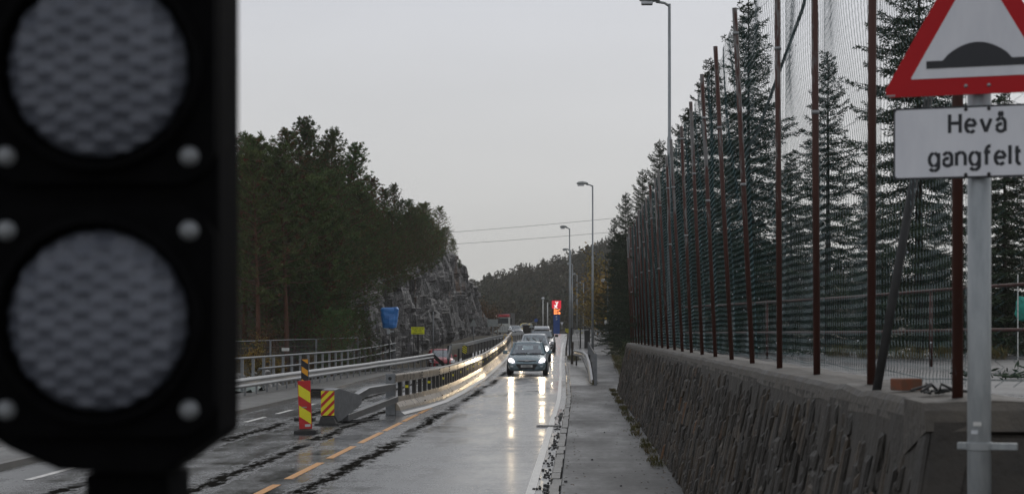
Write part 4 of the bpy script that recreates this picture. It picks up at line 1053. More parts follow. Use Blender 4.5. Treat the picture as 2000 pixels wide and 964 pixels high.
# crash cushion in front of the barrier end
ct = thing('crash_cushion', (-5.5,40,0)); tag(ct, 'grey steel crash cushion with red and yellow striped nose at the barrier end', 'crash cushion')
ax = Vector((.95,4.8,0))
b = MB(); b.box(-.145,.145,-.02,.03,.21,.75); nose = b.build('nose_panel', M['hi_red'], ct)
for c in (-.30,-.11,.08,.27,.46):
    # slanted yellow stripes clipped to the panel
    poly = [(-.145, .21+c-.02), (-.145, .21+c+.085), (.145, .21+c+.085+.29), (.145, .21+c-.02+.29)]
    def clip(poly, zmin, zmax):
        for sgn, lim in ((1,zmin),(-1,zmax)):
            out = []
            for i in range(len(poly)):
                a, c_ = poly[i], poly[(i+1)%len(poly)]; ia = sgn*(a[1]-lim) >= 0; ic = sgn*(c_[1]-lim) >= 0
                if ia: out.append(a)
                if ia != ic: t = (lim-a[1])/(c_[1]-a[1]); out.append((a[0]+t*(c_[0]-a[0]), lim))
            poly = out
            if not poly: return []
        return poly
    pg = clip(poly, .212, .748)
    if len(pg) > 2: s_ = MB(); s_.prism([(x,-.024,z) for x, z in pg], (0,.003,0)); s_.build('stripe', M['hi_yellow'], nose, fix=True)
b = MB(); d = ax.normalized(); nr = Vector((d.y,-d.x,0))
side = [(0.03,.20),(0.03,.77),(.35,.80),(1.75,.62),(2.0,.52),(1.9,.38),(.5,.08),(.25,.06)]
b.prism([d*u + nr*.15 + Vector((0,0,z)) for u, z in side], -nr*.30); b.build('nose_housing', M['galv_dull'], ct, fix=True, bevel=.012)
b = MB(); b.prism([(-.20,-.12,.0),(.20,-.12,.0),(.14,-.10,.19),(-.14,-.10,.19)], (0,.5,0)); b.build('foot', M['dark_steel'], ct, fix=True)
b = MB(); b.box(-.26,.26,-.22,.3,0,.04); b.build('base_plate', M['black_rubber'], ct)
b = MB(); b.box(.02,.05,0,.002,0,.1)
b = MB(); P = lambda u, o, z: d*u + nr*o + Vector((0,0,z))
b.bar(P(1.7,.0,.50), P(2.7,.02,.66), .16, .17); b.bar(P(2.68,.02,.66), P(4.85,.0,.70), .16, .17); b.build('upper_beam', M['galv'], ct, bevel=.01)
b = MB(); b.bar(P(.9,.10,.12), P(4.85,.06,.40), .16, .15); b.build('lower_beam', M['galv'], ct, bevel=.01)
b = MB(); b.box(.146,.150,.2,.26,.55,.68); b.build('label_plate', M['plate'], ct, loc=d*.0); b = MB(); b.box(.16,.163,.22,.30,.36,.52); b.build('label_plate', M['tarp'], ct)
b = MB()
for q in range(3): b.tube([P(.4+.5*q,-.2,.02), P(1.6+.5*q,.35,.02)], .02, 6)
b.build('ground_rod', M['dark_steel'], ct)

# ------------------------------------------------------------------ hazard marker boards
def marker(name, loc, w, z0, z1, cols, ang, label, base=True, up=1):
    t = thing(name, loc, R(ang)); tag(t, label, 'hazard marker')
    b = MB(); b.box(-w/2,w/2,-.02,.02,z0,z1); bd = b.build('board', cols[0], t, bevel=.004)
    h = z1-z0; k = 0; z = z0 + (.10 if up == 1 else -.02)
    while z < z1 - .08:
        sl = .16 if up == 1 else .10
        sh_ = .23*h if up == 1 else .135
        zz = [(-w/2+.012, z+sl), (w/2-.012, z), (w/2-.012, min(z1-.01, z+sh_)), (-w/2+.012, min(z1-.01, z+sl+sh_))]
        b = MB(); b.prism([(x,-.0235,q) for x, q in zz], (0,.003,0)); b.build('stripe', cols[1], bd, fix=True); z += .43*h
    if base:
        b = MB(); b.loft([[(-.22,-.2,0),(.22,-.2,0),(.22,.2,0),(-.22,.2,0)],[(-.22,-.2,.07),(.22,-.2,.07),(.22,.2,.07),(-.22,.2,.07)],[(-.13,-.1,.10),(.13,-.1,.10),(.13,.1,.10),(-.13,.1,.10)]]); b.build('base', M['black_rubber'], t, fix=True, bevel=.008)
    return t
mk = marker('hazard_marker', (-5.47,36.6,0), .255, .09, 1.06, (M['hi_red'], M['hi_yellow']), 3, 'red marker board with yellow slanted stripes on a black rubber base')
b = MB(); b.box(-.01,.10,-.0245,-.0205,.14,.19); b.build('sticker', M['plate'], mk)
b = MB(); b.box(-.06,.04,-.0245,-.022,.52,.54); b.build('sticker', M['sign_back'], mk)
mk.rotation_euler = (0, R(-2.0), R(3))
m2 = marker('hazard_marker', (-6.3,42.0,0), .17, .75, 1.42, (M['sign_black'], M['hi_orange']), 0, 'black and amber striped marker board behind the red one', True, 0)
b = MB(); b.box(-.03,.03,-.015,.015,.09,.78); b.build('stem', M['galv_dull'], m2)

# stack of boards on the left pavement
t = thing('board_stack', (-8.0,57.5,.0)); tag(t, 'low dark stack of boards and plates lying on the road by the left kerb', 'boards')
rng.seed(21)
for k in range(5):
    b = MB(); b.box(-.62+rng.uniform(-.08,.08),.62+rng.uniform(-.08,.08),-.35,.35,.02+.055*k,.02+.055*k+.04); b.build('board', M['wood_dark'] if k % 2 else M['dark_steel'], t, bevel=.005)

# ------------------------------------------------------------------ left guardrail and handrail
wprof = [(.0,0),(.06,.03),(.085,.07),(.06,.11),(.02,.135),(.02,.175),(.06,.2),(.085,.24),(.06,.28),(0,.31),(-.012,.31),(.045,.275),(.07,.24),(.05,.205),(.005,.18),(.005,.13),(.05,.105),(.07,.07),(.05,.035),(-.012,0)]
gl = thing('guardrail', (0,0,0)); tag(gl, 'galvanised guardrail on close posts along the left pavement', 'guardrail')
gp = [(-10.6,30),(-10.3,50),(-10.15,64),(-10.0,76),(-9.75,88),(-9.1,97),(-8.4,105)]
zg = lambda p: zroad(p.x, p.y) + .0
ribbon(resample(gp, 1.0), [(o, h+.34) for o, h in wprof], zg, M['galv'], 'beam', gl, smooth=False)
gm = MB(); gm.box(-.05,.0,-.06,.06,-.15,.62); gme = gm.mesh('post', M['galv_dull'])
for p in resample(gp, 1.9): link(gme, 'post', gl, (p.x-.02, p.y, zg(p)))
p = Vector((-8.4,105,0)); b = MB(); b.bar((p.x,p.y,zg(p)+.55), (p.x+.55,p.y+1.2,zg(p)-.05), .06, .2); b.build('end_strut', M['dark_steel'], gl)
hr = thing('handrail', (0,0,0)); tag(hr, 'grey two-bar pedestrian handrail on flat posts behind the left guardrail', 'handrail')
hp = [(-11.0,52),(-10.95,62),(-10.85,72),(-10.75,84),(-10.5,96),(-10.35,103)]
zh = lambda p: zroad(p.x, p.y) + (0.0 if p.y < 85 else (p.y-85)*.004)
for zz, s in ((1.20,0),(.80,10)):
    pts = [q for q in resample(hp, 1.5) if q.y >= 52+s]; t = MB(); t.tube([Vector((q.x,q.y,zh(q)+zz)) for q in pts], .035, 8); t.build('rail', M['galv_dull'], hr, smooth=True)
hm = MB(); hm.box(-.05,.03,-.07,.07,-.1,1.2); hme = hm.mesh('post', M['galv_dull'])
for q in resample(hp, 2.0): link(hme, 'post', hr, (q.x-.06, q.y, zh(q)))
# site fence panels behind
def site_fence(name, a, c, n, h, label, mat=M['galv_dull'], mesh_=True):
    t = thing(name, a); tag(t, label, 'fence'); a = Vector(a); c = Vector(c)
    for k in range(n):
        p, q = (c-a)*(k/n), (c-a)*((k+1)/n); fr = MB()
        e = (q-p).normalized()*.04
        for u in (p+e, q-e): fr.tube([u, u+Vector((0,0,h))], .022, 6)
        fr.tube([p+e+Vector((0,0,h)), q-e+Vector((0,0,h))], .022, 6); fr.tube([p+e+Vector((0,0,.12)), q-e+Vector((0,0,.12))], .022, 6)
        f_ = fr.build('panel_frame', mat, t)
        if mesh_:
            ms = MB(); nn = int((q-p).length/.12)
            for i in range(1, nn): u = p.lerp(q, i/nn); ms.tube([u+Vector((0,0,.12)), u+Vector((0,0,h))], .003, 3, cap=False)
            for i in range(1, int(h/.25)): ms.tube([p+Vector((0,0,.25*i)), q+Vector((0,0,.25*i))], .003, 3, cap=False)
            ms.build('wire_mesh', mat, f_)
    return t
g0 = at(430,705,78); g1 = at(700,700,89)
sf = site_fence('site_fence', (g0.x,78,-.15), (g1.x,89,.0), 3, 1.80, 'temporary steel mesh fence panels standing in front of the pine wood')
b = MB(); b.box(1.05,1.38,-.03,-.024,1.40,1.54); b.build('label_plate', M['plate'], sf, loc=(1.4,1.1,0))
q0 = at(765,700,107); q1 = at(866,700,112)
sf2 = site_fence('site_fence', (q0.x,107,.15), (q1.x,112,.25), 2, 1.95, 'dark frame fence panels holding the yellow notice at the cliff', M['dark_steel'])
# notice
p = at(816,645,104); nb_ = thing('notice_board', (p.x,104,p.z)); tag(nb_, 'fluorescent yellow notice with three lines of black text below the cliff', 'notice')
b = MB(); b.box(-.375,.375,-.01,.01,-.2,.2); b.build('panel', M['fluo'], nb_)
for k, s_ in enumerate(('Gangfelt stengt', 'Følg skilt', 'andre siden')): text(s_, .125, (0,-.0125,.085-.125*k), M['sign_black'], nb_, sx_=.86 if k == 0 else 1)
gz = H(p.x,104)
for sx_ in (-.25,.25): b = MB(); b.box(sx_-.015,sx_+.015,.012,.035,-(p.z-.05),.2); b.build('leg', M['dark_steel'], nb_)
for k, (px, top, Y) in enumerate(((846,608,109),)):
    p = at(px, top, Y); t = MB(); t.tube([(0,0,0),(0,0,p.z-.1)], .03, 8); tag(t.build('steel_post', M['galv_dull'], smooth=True, loc=(p.x,Y,.1)), 'thin grey post standing in front of the cliff by the notice', 'post')
# blue wrapped signal
cv = thing('covered_signal', (at(761,640,98).x,98,.05)); tag(cv, 'signal on a mast wrapped in blue plastic beside the handrail end', 'covered signal')
b = MB(); b.tube([(-.02,0,0),(-.02,0,2.6)], .03, 8); b.build('mast', M['dark_steel'], cv, smooth=True)
b = MB(); secs = []; rng.seed(6)
zlo, zhi = EYE-(640-CY)*98/F-.05, EYE-(600-CY)*98/F-.05
for i in range(14):
    t = i/13; z = zlo + (zhi-zlo)*t; wd = (.38 + .12*t) - (.10 if t > .93 else 0); dp = .22 + .06*t - (.12 if t > .93 else 0); sec = []
    for j in range(24):
        a = 2*math.pi*j/24; c, s_ = math.cos(a), math.sin(a); e_ = .45
        x = wd*math.copysign(abs(c)**e_, c); y = dp*math.copysign(abs(s_)**e_, s_)
        wr = .075*noise.noise((x*3.2, y*5, z*2.6)) + .05*noise.noise((x*8, y*8+3, z*5))
        sec.append((x*(1+wr*.8), y*(1+wr*2.5) - .05*math.sin(5*x+3*z), z + .06*noise.noise((x*4,y*4,9))*(1 if t > .8 or t < .1 else 0)))
    secs.append(sec)
b.loft(secs); b.build('cover', M['tarp'], cv, fix=True)
b = MB(); b.box(-.14,.02,-.1,.1,zlo-.32,zlo-.06); b.box(.02,.22,-.04,.02,zlo-.22,zlo-.14); b.build('bracket', M['lamp_glass'], cv, bevel=.01)
b = MB(); b.box(-.35,.35,-.3,.3,0,.12); b.build('foot', M['dark_steel'], cv, bevel=.02)
# red stake
p = at(690,618,97); t = MB(); t.box(-.06,.06,-.02,.02,-1.0,.13); tag(t.build('marker_stake', M['hi_red'], loc=p), 'short red marker stake on the rocks left of the blue wrapped signal', 'stake')
# rubble and tarp by the left end
rng.seed(19); mb = MB()
for k in range(85):
    Y = rng.uniform(62,72); X = rng.uniform(-13.4,-11.3); r = rng.uniform(.08,.32); rock(mb, (X, Y, H(X,Y)+rng.uniform(0,.75)*sstep(-10.9,-12.2,X)), r, k+50, .7)
stuff(mb.build('rubble', M['rubble']), 'heap of broken grey rock behind the left handrail', 'rubble')
mb = MB(); n = 22
for j in range(n+1):
    for i in range(n+1):
        x = -1.3+2.6*i/n; y = -1.5+3*j/n; mb.v.append((x, y, .18 + .22*noise.noise((x*1.4,y*1.1,2)) + .10*noise.noise((x*4,y*3,1)) + .1*x*-.5))
for j in range(n):
    for i in range(n): mb.f.append((j*(n+1)+i, j*(n+1)+i+1, (j+1)*(n+1)+i+1, (j+1)*(n+1)+i)); mb.m.append(0)
tag(mb.build('ground_sheet', M['green_tarp'], loc=(-11.9,60.5,0.0)), 'crumpled grey-green sheet on the ground behind the left guardrail', 'tarpaulin')

# ------------------------------------------------------------------ railings and posts on the right
wr = thing('bent_guardrail', (0,0,0)); tag(wr, 'bent shiny guardrail end curving down to the pavement slab', 'guardrail')
pp = [(at(1157.5,754,66.5),.10),(at(1155,735,70),.36),(at(1152,717,76),.55),(at(1147,704,84),.68),(at(1139,699,89),.72),(at(1122,695,93),.70)]
mb = MB(); secs = []
ctr = [Vector((p.x,p.y,zroad(0,p.y)+.1+h)) for p, h in pp]
for i, c in enumerate(ctr):
    d = (ctr[min(i+1,len(ctr)-1)] - ctr[max(i-1,0)]).normalized(); nrm = Vector((d.y,-d.x,0)).normalized()*-1
    secs.append([c + nrm*o*1.1 + Vector((0,0,h-.2)) for o, h in wprof])
mb.loft(secs); mb.build('beam', M['galv'], wr, fix=True)
for i in (2,3,5): c = ctr[i]; b = MB(); b.box(c.x+.06,c.x+.14,c.y,c.y+.1,zroad(0,c.y)+.05,c.z+.1); b.build('post', M['dark_steel'], wr)
br_ = thing('bar_railing', (0,0,0)); tag(br_, 'dark metal bar railing between the pavement slab and the path', 'railing')
rp = [(.60,66.3),(.58,74),(.55,84),(.5,96)]
q = resample(rp, 1.2); zf = lambda p: zroad(0,p.y)+.1
for zz in (1.12,.2): t = MB(); t.tube([Vector((u.x,u.y,zf(u)+zz)) for u in q], .025, 6); t.build('rail', M['dark_steel'], br_, smooth=True)
for k, u in enumerate(q):
    t = MB(); t.box(u.x-.06,u.x+.05,u.y-.05,u.y+.05,zf(u)-.1,zf(u)+1.14) if k % 3 == 0 else t.box(u.x-.012,u.x+.012,u.y-.012,u.y+.012,zf(u)+.2,zf(u)+1.12)
    t.build('post' if k % 3 == 0 else 'bar', M['galv_dull'] if k % 3 == 0 else M['dark_steel'], br_)
p = at(1117,713,95); t = MB(); t.tube([(0,0,0),(.04,0,1.2)], [.07,.06], 8); b = t.build('wooden_post', M['wood_dark'], loc=(p.x,95,zroad(0,95)+.05)); tag(b, 'short dark post standing in the weeds at the kerb', 'post')
fr = thing('frame_railing', (0,0,0)); tag(fr, 'plain dark pipe railing frame across the far pavement', 'railing')
z0 = zroad(0,128); A, B = at(1116,640,128), at(1151,640,128)
t = MB(); t.tube([(A.x,128,A.z),(B.x,128,B.z)], .03, 6); t.build('rail', M['dark_steel'], fr)
for P_ in (A, (A+B)/2, B): t = MB(); t.box(P_.x-.05,P_.x+.05,127.95,128.05,z0,P_.z); t.build('post', M['dark_steel'], fr)
t = MB(); t.box(B.x-.35,B.x+.02,128.06,128.1,z0+.1,A.z-.15); t.build('panel', M['dark_steel'], fr)
# far guardrail right
fg = thing('far_guardrail', (0,0,0)); tag(fg, 'pale guardrail with short white posts across the far end of the path', 'guardrail')
A, B = at(1120,646,186), at(1186,644.5,190); t = MB(); t.bar(A, B, .08, .28); t.build('beam', M['galv'], fg)
for k in range(8): P_ = A.lerp(B, (k+.3)/8); t = MB(); t.box(P_.x-.07,P_.x+.07,P_.y-.05,P_.y+.05,zroad(0,P_.y)-.1,P_.z-.1); t.build('post', M['white_pole'], fg)
# left far rails
lg = thing('timber_guardrail', (0,0,0)); tag(lg, 'dark guardrail with a pale top rail along the far left lane', 'guardrail')
pts = [(at(904,674,106),),(at(922,669,113),),(at(960,660,131),),(at(995,653.5,150),),(at(1022,649.5,168),)]
pv = [a[0] for a in pts]; t = MB()
for a, c in zip(pv, pv[1:]): t.bar(a, c, .14, .20)
t.build('top_rail', M['galv_dull'], lg)
for k in range(26):
    s = k/25*(len(pv)-1); i = min(int(s), len(pv)-2); P_ = pv[i].lerp(pv[i+1], s-i); t = MB(); t.box(P_.x-.05,P_.x+.05,P_.y-.1,P_.y+.1,zroad(P_.x,P_.y)-.2,P_.z-.09); t.build('post', M['dark_steel'], lg)
for k in range(len(pv)-1):
    t = MB(); a, c = pv[k], pv[k+1]; t.bar(a-Vector((0,-.05,.38)), c-Vector((0,-.05,.38)), .05, .46); t.build('panel', M['dark_steel'], lg)
le = thing('guardrail_end', (0,0,0)); tag(le, 'pale guardrail end bent down to the road beside the chevron board', 'guardrail')
t = MB(); a, b1, c = at(875,702,103), at(881,677,103.5), at(904,674,106); t.bar(a, b1, .10, .26); t.bar(b1, c, .10, .30); t.build('beam', M['galv'], le)
t = MB(); t.box(c.x-.9,c.x-.8,c.y,c.y+.1,.1,c.z); t.box(c.x-.3,c.x-.2,c.y,c.y+.1,.1,c.z); t.build('post', M['dark_steel'], le)
def chevron(px, py, Y, w, h, label):
    p = at(px, py, Y); t = thing('chevron_board', p); tag(t, label, 'chevron board')
    b = MB(); b.box(-w/2,w/2,-.015,.015,-h/2,h/2); bd = b.build('board', M['sign_black'], t)
    for k in range(4):
        z = -h/2 + (k-.4)*h*.27
        pg = [(-w/2, z+.5*w+.02), (w/2, z-.1*w), (w/2, z-.1*w+h*.13), (-w/2, z+.5*w+.02+h*.13)]
        pg = clip(pg, -h/2, h/2)
        if len(pg) > 2: s_ = MB(); s_.prism([(x,-.018,q_) for x, q_ in pg], (0,.002,0)); s_.build('stripe', M['hi_yellow'], bd, fix=True)
    b = MB(); b.box(-.03,.03,.016,.05,-(p.z-zroad(p.x,Y))+.0,0); b.build('leg', M['dark_steel'], t)
chevron(907.5,682,105,.27,.46,'yellow and black chevron board at the pale guardrail end on the left')
chevron(1108,645.5,188,.42,.48,'yellow and black chevron board just right of the far road')
chevron(1133,645.5,190,.48,.50,'yellow and black chevron board beside the far lamp posts')
# yellow hoop at the barrier end
yh = thing('yellow_hoop_barrier', (0,0,0)); tag(yh, 'yellow tubular hoop frame standing behind the steel barrier', 'hoop barrier')
for k, (x0, x1) in enumerate(((984,991),(992,1000))):
    t = MB(); Y = 127+k*1.5; zb0 = zroad(-5.2,Y); A = at(x0,652+k,Y); B = at(x1,654+k,Y); t.tube([(A.x,Y,zb0),(A.x,Y,A.z-.1),(A.x+.08,Y,A.z),(B.x-.08,Y,B.z),(B.x,Y,B.z-.12),(B.x,Y,zb0)], .03, 6); t.build('hoop', M['amber'], yh, smooth=True)

# ------------------------------------------------------------------ lamp posts
def lamp(px, top_y, Y, side, zbase, label, head=1.0, arm=.55, r=.06):
    p = at(px, top_y, Y); h = p.z - zbase; t = thing('street_lamp', (p.x, Y, zbase)); tag(t, label, 'street lamp', 'street lamps along the road')
    b = MB(); b.tube([(0,0,0),(0,0,h*.62),(0,0,h*.625),(0,0,h)], [r,r*.92,r*.66,r*.6], 10); b.build('pole', M['galv_pole'], t, smooth=True)
    b = MB(); b.tube([(0,0,h-.05),(side*arm*.35,0,h+.02),(side*arm,0,h+.05)], r*.55, 8); b.build('arm', M['galv_pole'], t, smooth=True)
    b = MB(); secs = []
    for u, wd, hh in ((0,.05,.04),(.12,.10,.09),(.35,.15,.12),(.62,.14,.09),(.72,.07,.03)):
        x = side*(arm*.7+u*head); sec = []
        for j in range(10):
            a = 2*math.pi*j/10; sec.append((x, wd*math.cos(a), h+.08+hh*(math.sin(a) if math.sin(a) > 0 else .35*math.sin(a))))
        secs.append(sec)
    b.loft(secs); hd = b.build('lamp_head', M['sign_back'], t, smooth=True, fix=True)
    b = MB(); x0, x1 = sorted((side*(arm*.7+.25*head), side*(arm*.7+.66*head))); b.box(x0,x1,-.10,.10,h-.02,h+.055); b.build('lamp_glass', M['lamp_glass'], hd, bevel=.02)
lamp(1307.5,8,40,-1,1.5,'nearest tall street lamp rising behind the netting poles', .62, .30, .055)
lamp(1157.5,362,85,-1,zroad(.6,85)+.05,'street lamp standing beside the bar railing and the path', .75, .30)
lamp(1112.5,446,108,-1,zroad(-.5,108)+.05,'street lamp at the kerb behind the short dark post', .6, .2)
lamp(1114.5,489,150,-1,zroad(-.6,150)+.05,'street lamp just behind the kerbside lamp with a flat pale head', .75, .2, .07)
lamp(1118,516,182,-1,zroad(-.6,182),'small street lamp third in the line behind the kerbside lamp', .6, .2, .07)
lamp(1127,536,214,-1,1.9,'far street lamp with a round pale head right of the lamp line', .5, .25, .07)
lamp(1139.5,553,250,-1,1.9,'farthest street lamp before the yellow sign', .5, .25, .07)
lamp(1187,549,140,-1,1.2,'street lamp head poking out of the dark conifers', .55, .2, .06)
for k, (px, ty, Y) in enumerate(((1060.5,584,250),(1069.5,590,252))):
    p = at(px, ty, Y); t = thing('area_lamp', (p.x,Y,1.9)); tag(t, ['white area lamp post with a small cap left of the petrol sign','plain white mast between the area lamp and the petrol sign'][k], 'lamp post')
    b = MB(); b.tube([(0,0,0),(0,0,p.z-1.9)], .07, 8); b.build('pole', M['white_pole'], t, smooth=True)
    if k == 0: b = MB(); b.loft([[(.25*math.cos(a)*s_, .25*math.sin(a)*s_, z) for a in [2*math.pi*j/12 for j in range(12)]] for s_, z in ((.5,p.z-1.95),(1,p.z-1.8),(.4,p.z-1.62))]); b.build('lamp_head', M['lamp_glass'], t, fix=True)

# ------------------------------------------------------------------ petrol sign, small signs, shelter, lorry
p = at(1087,648,240); py_ = thing('petrol_sign', (p.x,240,1.85)); tag(py_, 'tall blue petrol station pylon with a lit red panel and orange price digits', 'petrol sign')
s = 240/F; zt_ = lambda y: EYE-(y-CY)*s-1.85
b = MB(); b.box(-.42,.42,-.12,.12,0,zt_(612)); b.build('column', M['pylon_blue'], py_)
b = MB(); b.box(-.62,.62,-.16,.16,zt_(614),zt_(602.5)); pr = b.build('price_panel', M['pylon_dark'], py_)
b = MB(); b.box(-.60,.60,-.18,.18,zt_(602),zt_(586.5)); rd = b.build('logo_panel', M['glow_red'], py_)
text('y', .80, (.04,-.185,zt_(594.5)), M['glow_white'], rd, bold=.035, ext=.003); text('x', .80, (-.10,-.185,zt_(601.2)), M['glow_white'], rd, bold=.035, ext=.003)
text('22:19', .38, (.06,-.165,zt_(607.4)), M['glow_digit'], pr, bold=.010, ext=.003); text('23:18', .38, (.06,-.165,zt_(612.9)), M['glow_digit'], pr, bold=.012, ext=.003)
text('\u2713', .3, (0,-.125,zt_(621)), M['white_line'], py_)
for a_, c_ in (((-.10,618.5),(.05,616.5)),((-.08,624),(.10,622))): b = MB(); b.bar((a_[0],-.125,zt_(a_[1])), (c_[0],-.125,zt_(c_[1])), .02, .09); b.build('emblem', M['white_line'], py_)
def signpost(name, px, py, Y, shape, w, h, mat, label, zb=None, poly=None, extra=None):
    p = at(px, py, Y); zb = zroad(p.x, Y) if zb is None else zb; t = thing(name, (p.x,Y,zb)); tag(t, label, 'road sign')
    b = MB(); b.tube([(0,.03,0),(0,.03,p.z-zb+h*.4)], .035, 8); b.build('post', M['galv_dull'], t, smooth=True)
    zc = p.z-zb; b = MB()
    if shape == 'rect': b.box(-w/2,w/2,-.012,.0,zc-h/2,zc+h/2)
    elif shape == 'up': b.prism([(-w/2,-.012,zc-h/2),(w/2,-.012,zc-h/2),(0,-.012,zc+h/2)], (0,.012,0))
    elif shape == 'down': b.prism([(-w/2,-.012,zc+h/2),(0,-.012,zc-h/2),(w/2,-.012,zc+h/2)], (0,.012,0))
    else: b.disc((0,-.012,zc), w/2, 'y', 20, .012)
    pn = b.build('plate', mat, t, fix=True)
    if extra: b = MB(); b.box(-w/2,w/2,-.016,-.0125,zc,zc+h/2); b.build('band', extra, pn)
    return t
signpost('road_sign', 962.5,630,134,'rect',.76,.54,M['sign_back'],'grey back of a rectangular sign on a pole by the far left rail')
signpost('road_sign', 924.5,629,150,'up',.62,.62,M['sign_back'],'grey triangular sign back in front of the far rock face', .8)
signpost('road_sign', 1038,635,235,'up',.68,.60,M['sign_back'],'grey triangular sign back in front of the dark shelter', 1.9)
signpost('road_sign', 1047,625,252,'disc',.52,.52,M['pylon_blue'],'round blue sign above the roof of the shelter', 1.9)
signpost('road_sign', 1097.5,632,225,'down',.40,.42,M['sign_white'],'white give way triangle right of the petrol sign', 1.9)
signpost('road_sign', 1161,629,192,'rect',.78,.52,M['sign_white'],'yellow and white rectangular sign behind the path lamp post', 1.85, extra=M['hi_yellow'])
t = signpost('road_sign', 1183,621,150,'rect',.20,.34,M['sign_white'],'narrow post with small white and orange plates by the dark conifers', 1.3)
b = MB(); b.box(-.1,.16,-.02,-.005,1.55+.27,1.55+.6); b.build('plate', M['amber'], t); b = MB(); b.box(-.1,.08,-.02,-.005,1.5,1.78); b.build('plate', M['plate'], t)
p = at(1033,640,255); sh_ = thing('bus_shelter', (p.x,255,1.9)); tag(sh_, 'dark wooden shelter with a sloping roof behind the queue of cars', 'shelter')
b = MB(); b.box(-.8,.8,-.05,0,0,1.3); b.box(-.8,-.74,-1.2,-.05,0,1.25); b.box(.74,.8,-1.2,-.05,0,1.5); b.build('wall', M['wood_dark'], sh_)
b = MB(); b.prism([(-.95,-1.4,1.28),(.95,-1.4,1.75),(.95,-1.4,1.83),(-.95,-1.4,1.36)], (0,1.5,0)); b.build('roof', M['galv_dull'], sh_, fix=True)
# lorry
p = at(980,650,295); lo = thing('lorry', (p.x,295,1.88), R(-4)); tag(lo, 'white lorry cab with a red roof visor facing the road by the station', 'lorry')
b = MB(); b.box(-1.2,1.2,0,1.9,.35,2.75); b.build('cab', M['white_cab'], lo, bevel=.06)
b = MB(); b.box(-1.22,1.22,-.12,1.8,2.76,3.25); b.build('roof_visor', M['red_car'], lo, bevel=.12)
b = MB(); b.box(-1.05,1.05,-.02,-.005,1.75,2.65); b.build('windscreen', M['dark_glass'], lo)
b = MB()
for k in range(8): b.box(-1.0+k*.27,-.9+k*.27,-.02,-.005,.55,1.35)
b.build('grille', M['galv_dull'], lo)
b = MB(); b.disc((0,-.03,1.55), .12, 'y', 14, .02); b.build('emblem', M['chrome'], lo)
b = MB(); b.box(-1.25,1.25,2.0,8.5,.9,3.5); b.build('cargo_body', M['trim_black'], lo)
b = MB(); b.disc((-.95,-.16,3.0), .14, 'y', 12, .03); b.build('roof_lamp', M['glow_white'], lo)
for s_ in (-1,1):
    b = MB(); b.box(s_*1.5-.14,s_*1.5+.14,-.1,.0,1.6,2.6); b.build('mirror', M['trim_black'], lo)
    b = MB(); b.disc((s_*1.0-.14,.7,.48), .48, 'x', 20, .28); b.build('wheel', M['tyre'], lo)
    b = MB(); b.disc((s_*1.0-.14,6.5,.48), .48, 'x', 20, .28); b.build('wheel', M['tyre'], lo)

# overhead wires
for k, (a_, c_) in enumerate((((640,468),(1330,412)),((640,489),(1330,440)))):
    A, B = at(*a_,240), at(*c_,240); t = MB(); t.tube([A + (B-A)*u - Vector((0,0,.9*4*u*(1-u)*.4)) for u in [i/16 for i in range(17)]], .022, 5)
    tag(t.build('overhead_wire', M['dark_steel']), ['upper of the two thin wires crossing the sky','lower of the two thin wires crossing the sky'][k], 'wire')

